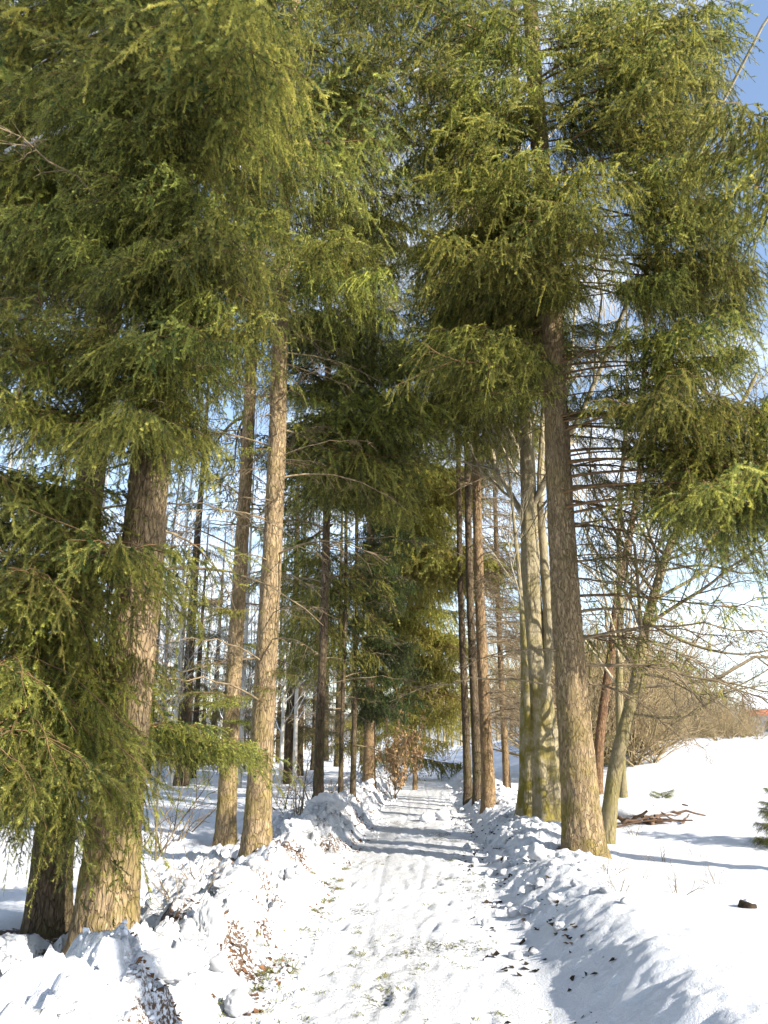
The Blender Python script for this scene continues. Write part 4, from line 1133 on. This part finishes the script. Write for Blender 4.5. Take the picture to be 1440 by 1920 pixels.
clod(LUMP[2], 1010, 1668, 0.07, 'lone snow clod with dark soil under it at the right path edge', zoff=0.6)
clod(LUMP[3], 800, 1537, 0.16, 'snow clod lying in the far path, the left one of two', zoff=0.5)
clod(LUMP[0], 830, 1534, 0.19, 'snow clod lying in the far path, the right one of two', zoff=0.5)
for i in range(85):
    y = 5.4 + 22 * rng.uniform() ** 1.6; x = -PW - 0.05 - 1.15 * rng.uniform() + float(path_c(y))
    s_ = rng.uniform(0.03, 0.11) * (0.75 + y * 0.02)
    tag(link('snow_clod', LUMP[i % 5], None, (x, y, hz(x, y) + 0.3 * s_), (rng.uniform(-.4, .4), rng.uniform(-.4, .4), rng.uniform(0, 6.28)), (s_, s_, s_)), 'broken clod of snow among the rubble of the left bank', 'snow clod', 'snow clods along the left bank')
for i in range(90):
    y = 6.5 + 22 * rng.uniform() ** 1.4; x = PW - 0.15 + 1.15 * rng.uniform() ** 1.2 + float(path_c(y))
    s_ = rng.uniform(0.025, 0.085) * (0.7 + y * 0.02)
    tag(link('snow_clod', LUMP[(i * 3) % 5], None, (x, y, hz(x, y) + 0.3 * s_), (rng.uniform(-.4, .4), rng.uniform(-.4, .4), rng.uniform(0, 6.28)), (s_, s_, s_)), 'small clod of snow on the slope of the right bank', 'snow clod', 'snow clods along the right bank')

# crumbs of snow that rolled down the banks
g = np.random.default_rng(55)
n_ = 2600
cy_ = 4.3 + 20 * g.uniform(0, 1, n_) ** 1.7; sd_ = g.uniform(0, 1, n_) < 0.58
sd_ |= cy_ < 7.5
cx_ = np.where(sd_, -PW + 0.25 - 1.4 * g.uniform(0, 1, n_) ** 1.2, PW - 0.3 + 1.3 * g.uniform(0, 1, n_) ** 1.4) + path_c(cy_)
cs_ = 0.005 + 0.017 * g.uniform(0, 1, n_) ** 2.5
cs_ *= 0.8 + cy_ * 0.03
phi = (1 + 5 ** 0.5) / 2
IV = np.array([(-1, phi, 0), (1, phi, 0), (-1, -phi, 0), (1, -phi, 0), (0, -1, phi), (0, 1, phi), (0, -1, -phi), (0, 1, -phi), (phi, 0, -1), (phi, 0, 1), (-phi, 0, -1), (-phi, 0, 1)]) / 1.9
IF = np.array([(0, 11, 5), (0, 5, 1), (0, 1, 7), (0, 7, 10), (0, 10, 11), (1, 5, 9), (5, 11, 4), (11, 10, 2), (10, 7, 6), (7, 1, 8), (3, 9, 4), (3, 4, 2), (3, 2, 6), (3, 6, 8), (3, 8, 9), (4, 9, 5), (2, 4, 11), (6, 2, 10), (8, 6, 7), (9, 8, 1)])
CV = IV[None] * (1 + g.normal(0, 0.22, (n_, 12, 1))) * (cs_[:, None] * g.uniform(0.6, 1.3, (n_, 3)))[:, None, :]
CV = CV + np.stack([cx_, cy_, height(cx_, cy_) + 0.3 * cs_], 1)[:, None, :]
tag(link('snow_crumbs', mesh_from('snow_crumbs', CV.reshape(-1, 3), [(IF[None] + (np.arange(n_) * 12)[:, None, None]).reshape(-1, 3)], [M_SNOW_CLEAN])), kind='stuff')

# ----------------------------------------------------------------------------- leaves, grass, twigs on the snow
def scatter_leaves(name, xy, size, mat, seed):
    g = np.random.default_rng(seed); n = len(xy)
    z = height(xy[:, 0], xy[:, 1])
    a = g.uniform(0, 6.28, n); tl = g.normal(0, 0.35, n); tl2 = g.normal(0, 0.35, n)
    L_ = size * g.uniform(0.35, 1.6, n)
    d = np.stack([np.cos(a), np.sin(a), tl], 1) * L_[:, None]; e = np.stack([-np.sin(a), np.cos(a), tl2], 1) * (L_ * 0.36)[:, None]
    p = np.stack([xy[:, 0], xy[:, 1], z + 0.001 + 0.12 * L_ * np.abs(tl)], 1); up = np.array([0, 0, 1.0]) * (L_ * 0.18)[:, None]
    V = np.stack([p - d * 0.5 + up * 0.3, p - d * 0.1 + e + up, p + d * 0.5, p - d * 0.1 - e + up, p], 1).reshape(-1, 3)
    i = np.arange(n)[:, None] * 5
    T = np.concatenate([i + np.array([[0, 4, 1]]), i + np.array([[1, 4, 2]]), i + np.array([[2, 4, 3]]), i + np.array([[3, 4, 0]])])
    return tag(link(name, mesh_from(name, V, [T], [mat], smooth=False)), kind='stuff')
g = np.random.default_rng(77)
def pick(n, fx, fy, fn, thr):
    out = []
    while len(out) < n:
        y = fy(g.uniform(0, 1, n)); x = fx(g.uniform(0, 1, n)) + path_c(y)
        k = fn(x, y) > thr; out += list(np.stack([x[k], y[k]], 1))
    return np.array(out[:n])
clump = lambda x, y: fbm(x * 2.6, y * 2.0, None, 71, 5, 0.65)
xy = pick(700, lambda u: -PW + 0.12 - 0.75 * u, lambda u: 4.6 + 12 * u ** 1.6, clump, 0.02)
scatter_leaves('fallen_leaves', xy, 0.036, M_LEAF, 1)
xy = pick(500, lambda u: -PW - 0.9 * u, lambda u: 11 + 17 * u, lambda x, y: fbm(x * 1.1, y * 0.9, None, 72, 3), 0.1)
scatter_leaves('fallen_leaves', xy, 0.06, M_LEAF, 2)
xy = pick(260, lambda u: PW - 0.25 + 0.8 * u, lambda u: 4.6 + 12 * u, lambda x, y: fbm(x * 2.0 + 3, y * 1.4, None, 75, 4), 0.1)
scatter_leaves('fallen_leaves', xy, 0.05, M_EARTH, 3)

def grass_tufts(name, xy, h, mat, seed, blades=16):
    g = np.random.default_rng(seed); n = len(xy)
    z = height(xy[:, 0], xy[:, 1])
    m = n * blades; k = np.repeat(np.arange(n), blades)
    b0 = np.stack([xy[k, 0] + g.normal(0, 0.022, m), xy[k, 1] + g.normal(0, 0.022, m), z[k] - 0.005], 1)
    a = g.uniform(0, 6.28, m); ln = h * g.uniform(0.5, 1.3, m); lean = g.uniform(0.5, 1.4, m)
    d = np.stack([np.cos(a) * lean, np.sin(a) * lean, np.ones(m) * 0.55], 1)
    mid = b0 + d * (ln * 0.55)[:, None]; tip = b0 + d * ln[:, None] + np.stack([0 * a, 0 * a, -0.45 * ln], 1)
    wv = np.stack([-np.sin(a), np.cos(a), 0 * a], 1) * 0.0028
    V = np.stack([b0 - wv, b0 + wv, mid + wv, mid - wv, tip], 1).reshape(-1, 3)
    i = np.arange(m)[:, None] * 5
    return tag(link(name, mesh_from(name, V, [i + np.array([[0, 1, 2, 3]]), i + np.array([[3, 2, 4]])], [mat], smooth=False)), kind='stuff')
xy = pick(150, lambda u: -PW + 0.05 + 1.8 * u, lambda u: 4.5 + 7 * u ** 1.5, lambda x, y: fbm(x * 2.2 + 4, y * 1.6, None, 74, 4), 0.12)
grass_tufts('grass', xy, 0.035, M_GRASS, 4, 14)
xy = pick(60, lambda u: -PW - 0.2 + 0.35 * u, lambda u: 4.6 + 6 * u, clump, -0.1)
grass_tufts('grass', xy, 0.07, M_GRASS, 5, 18)
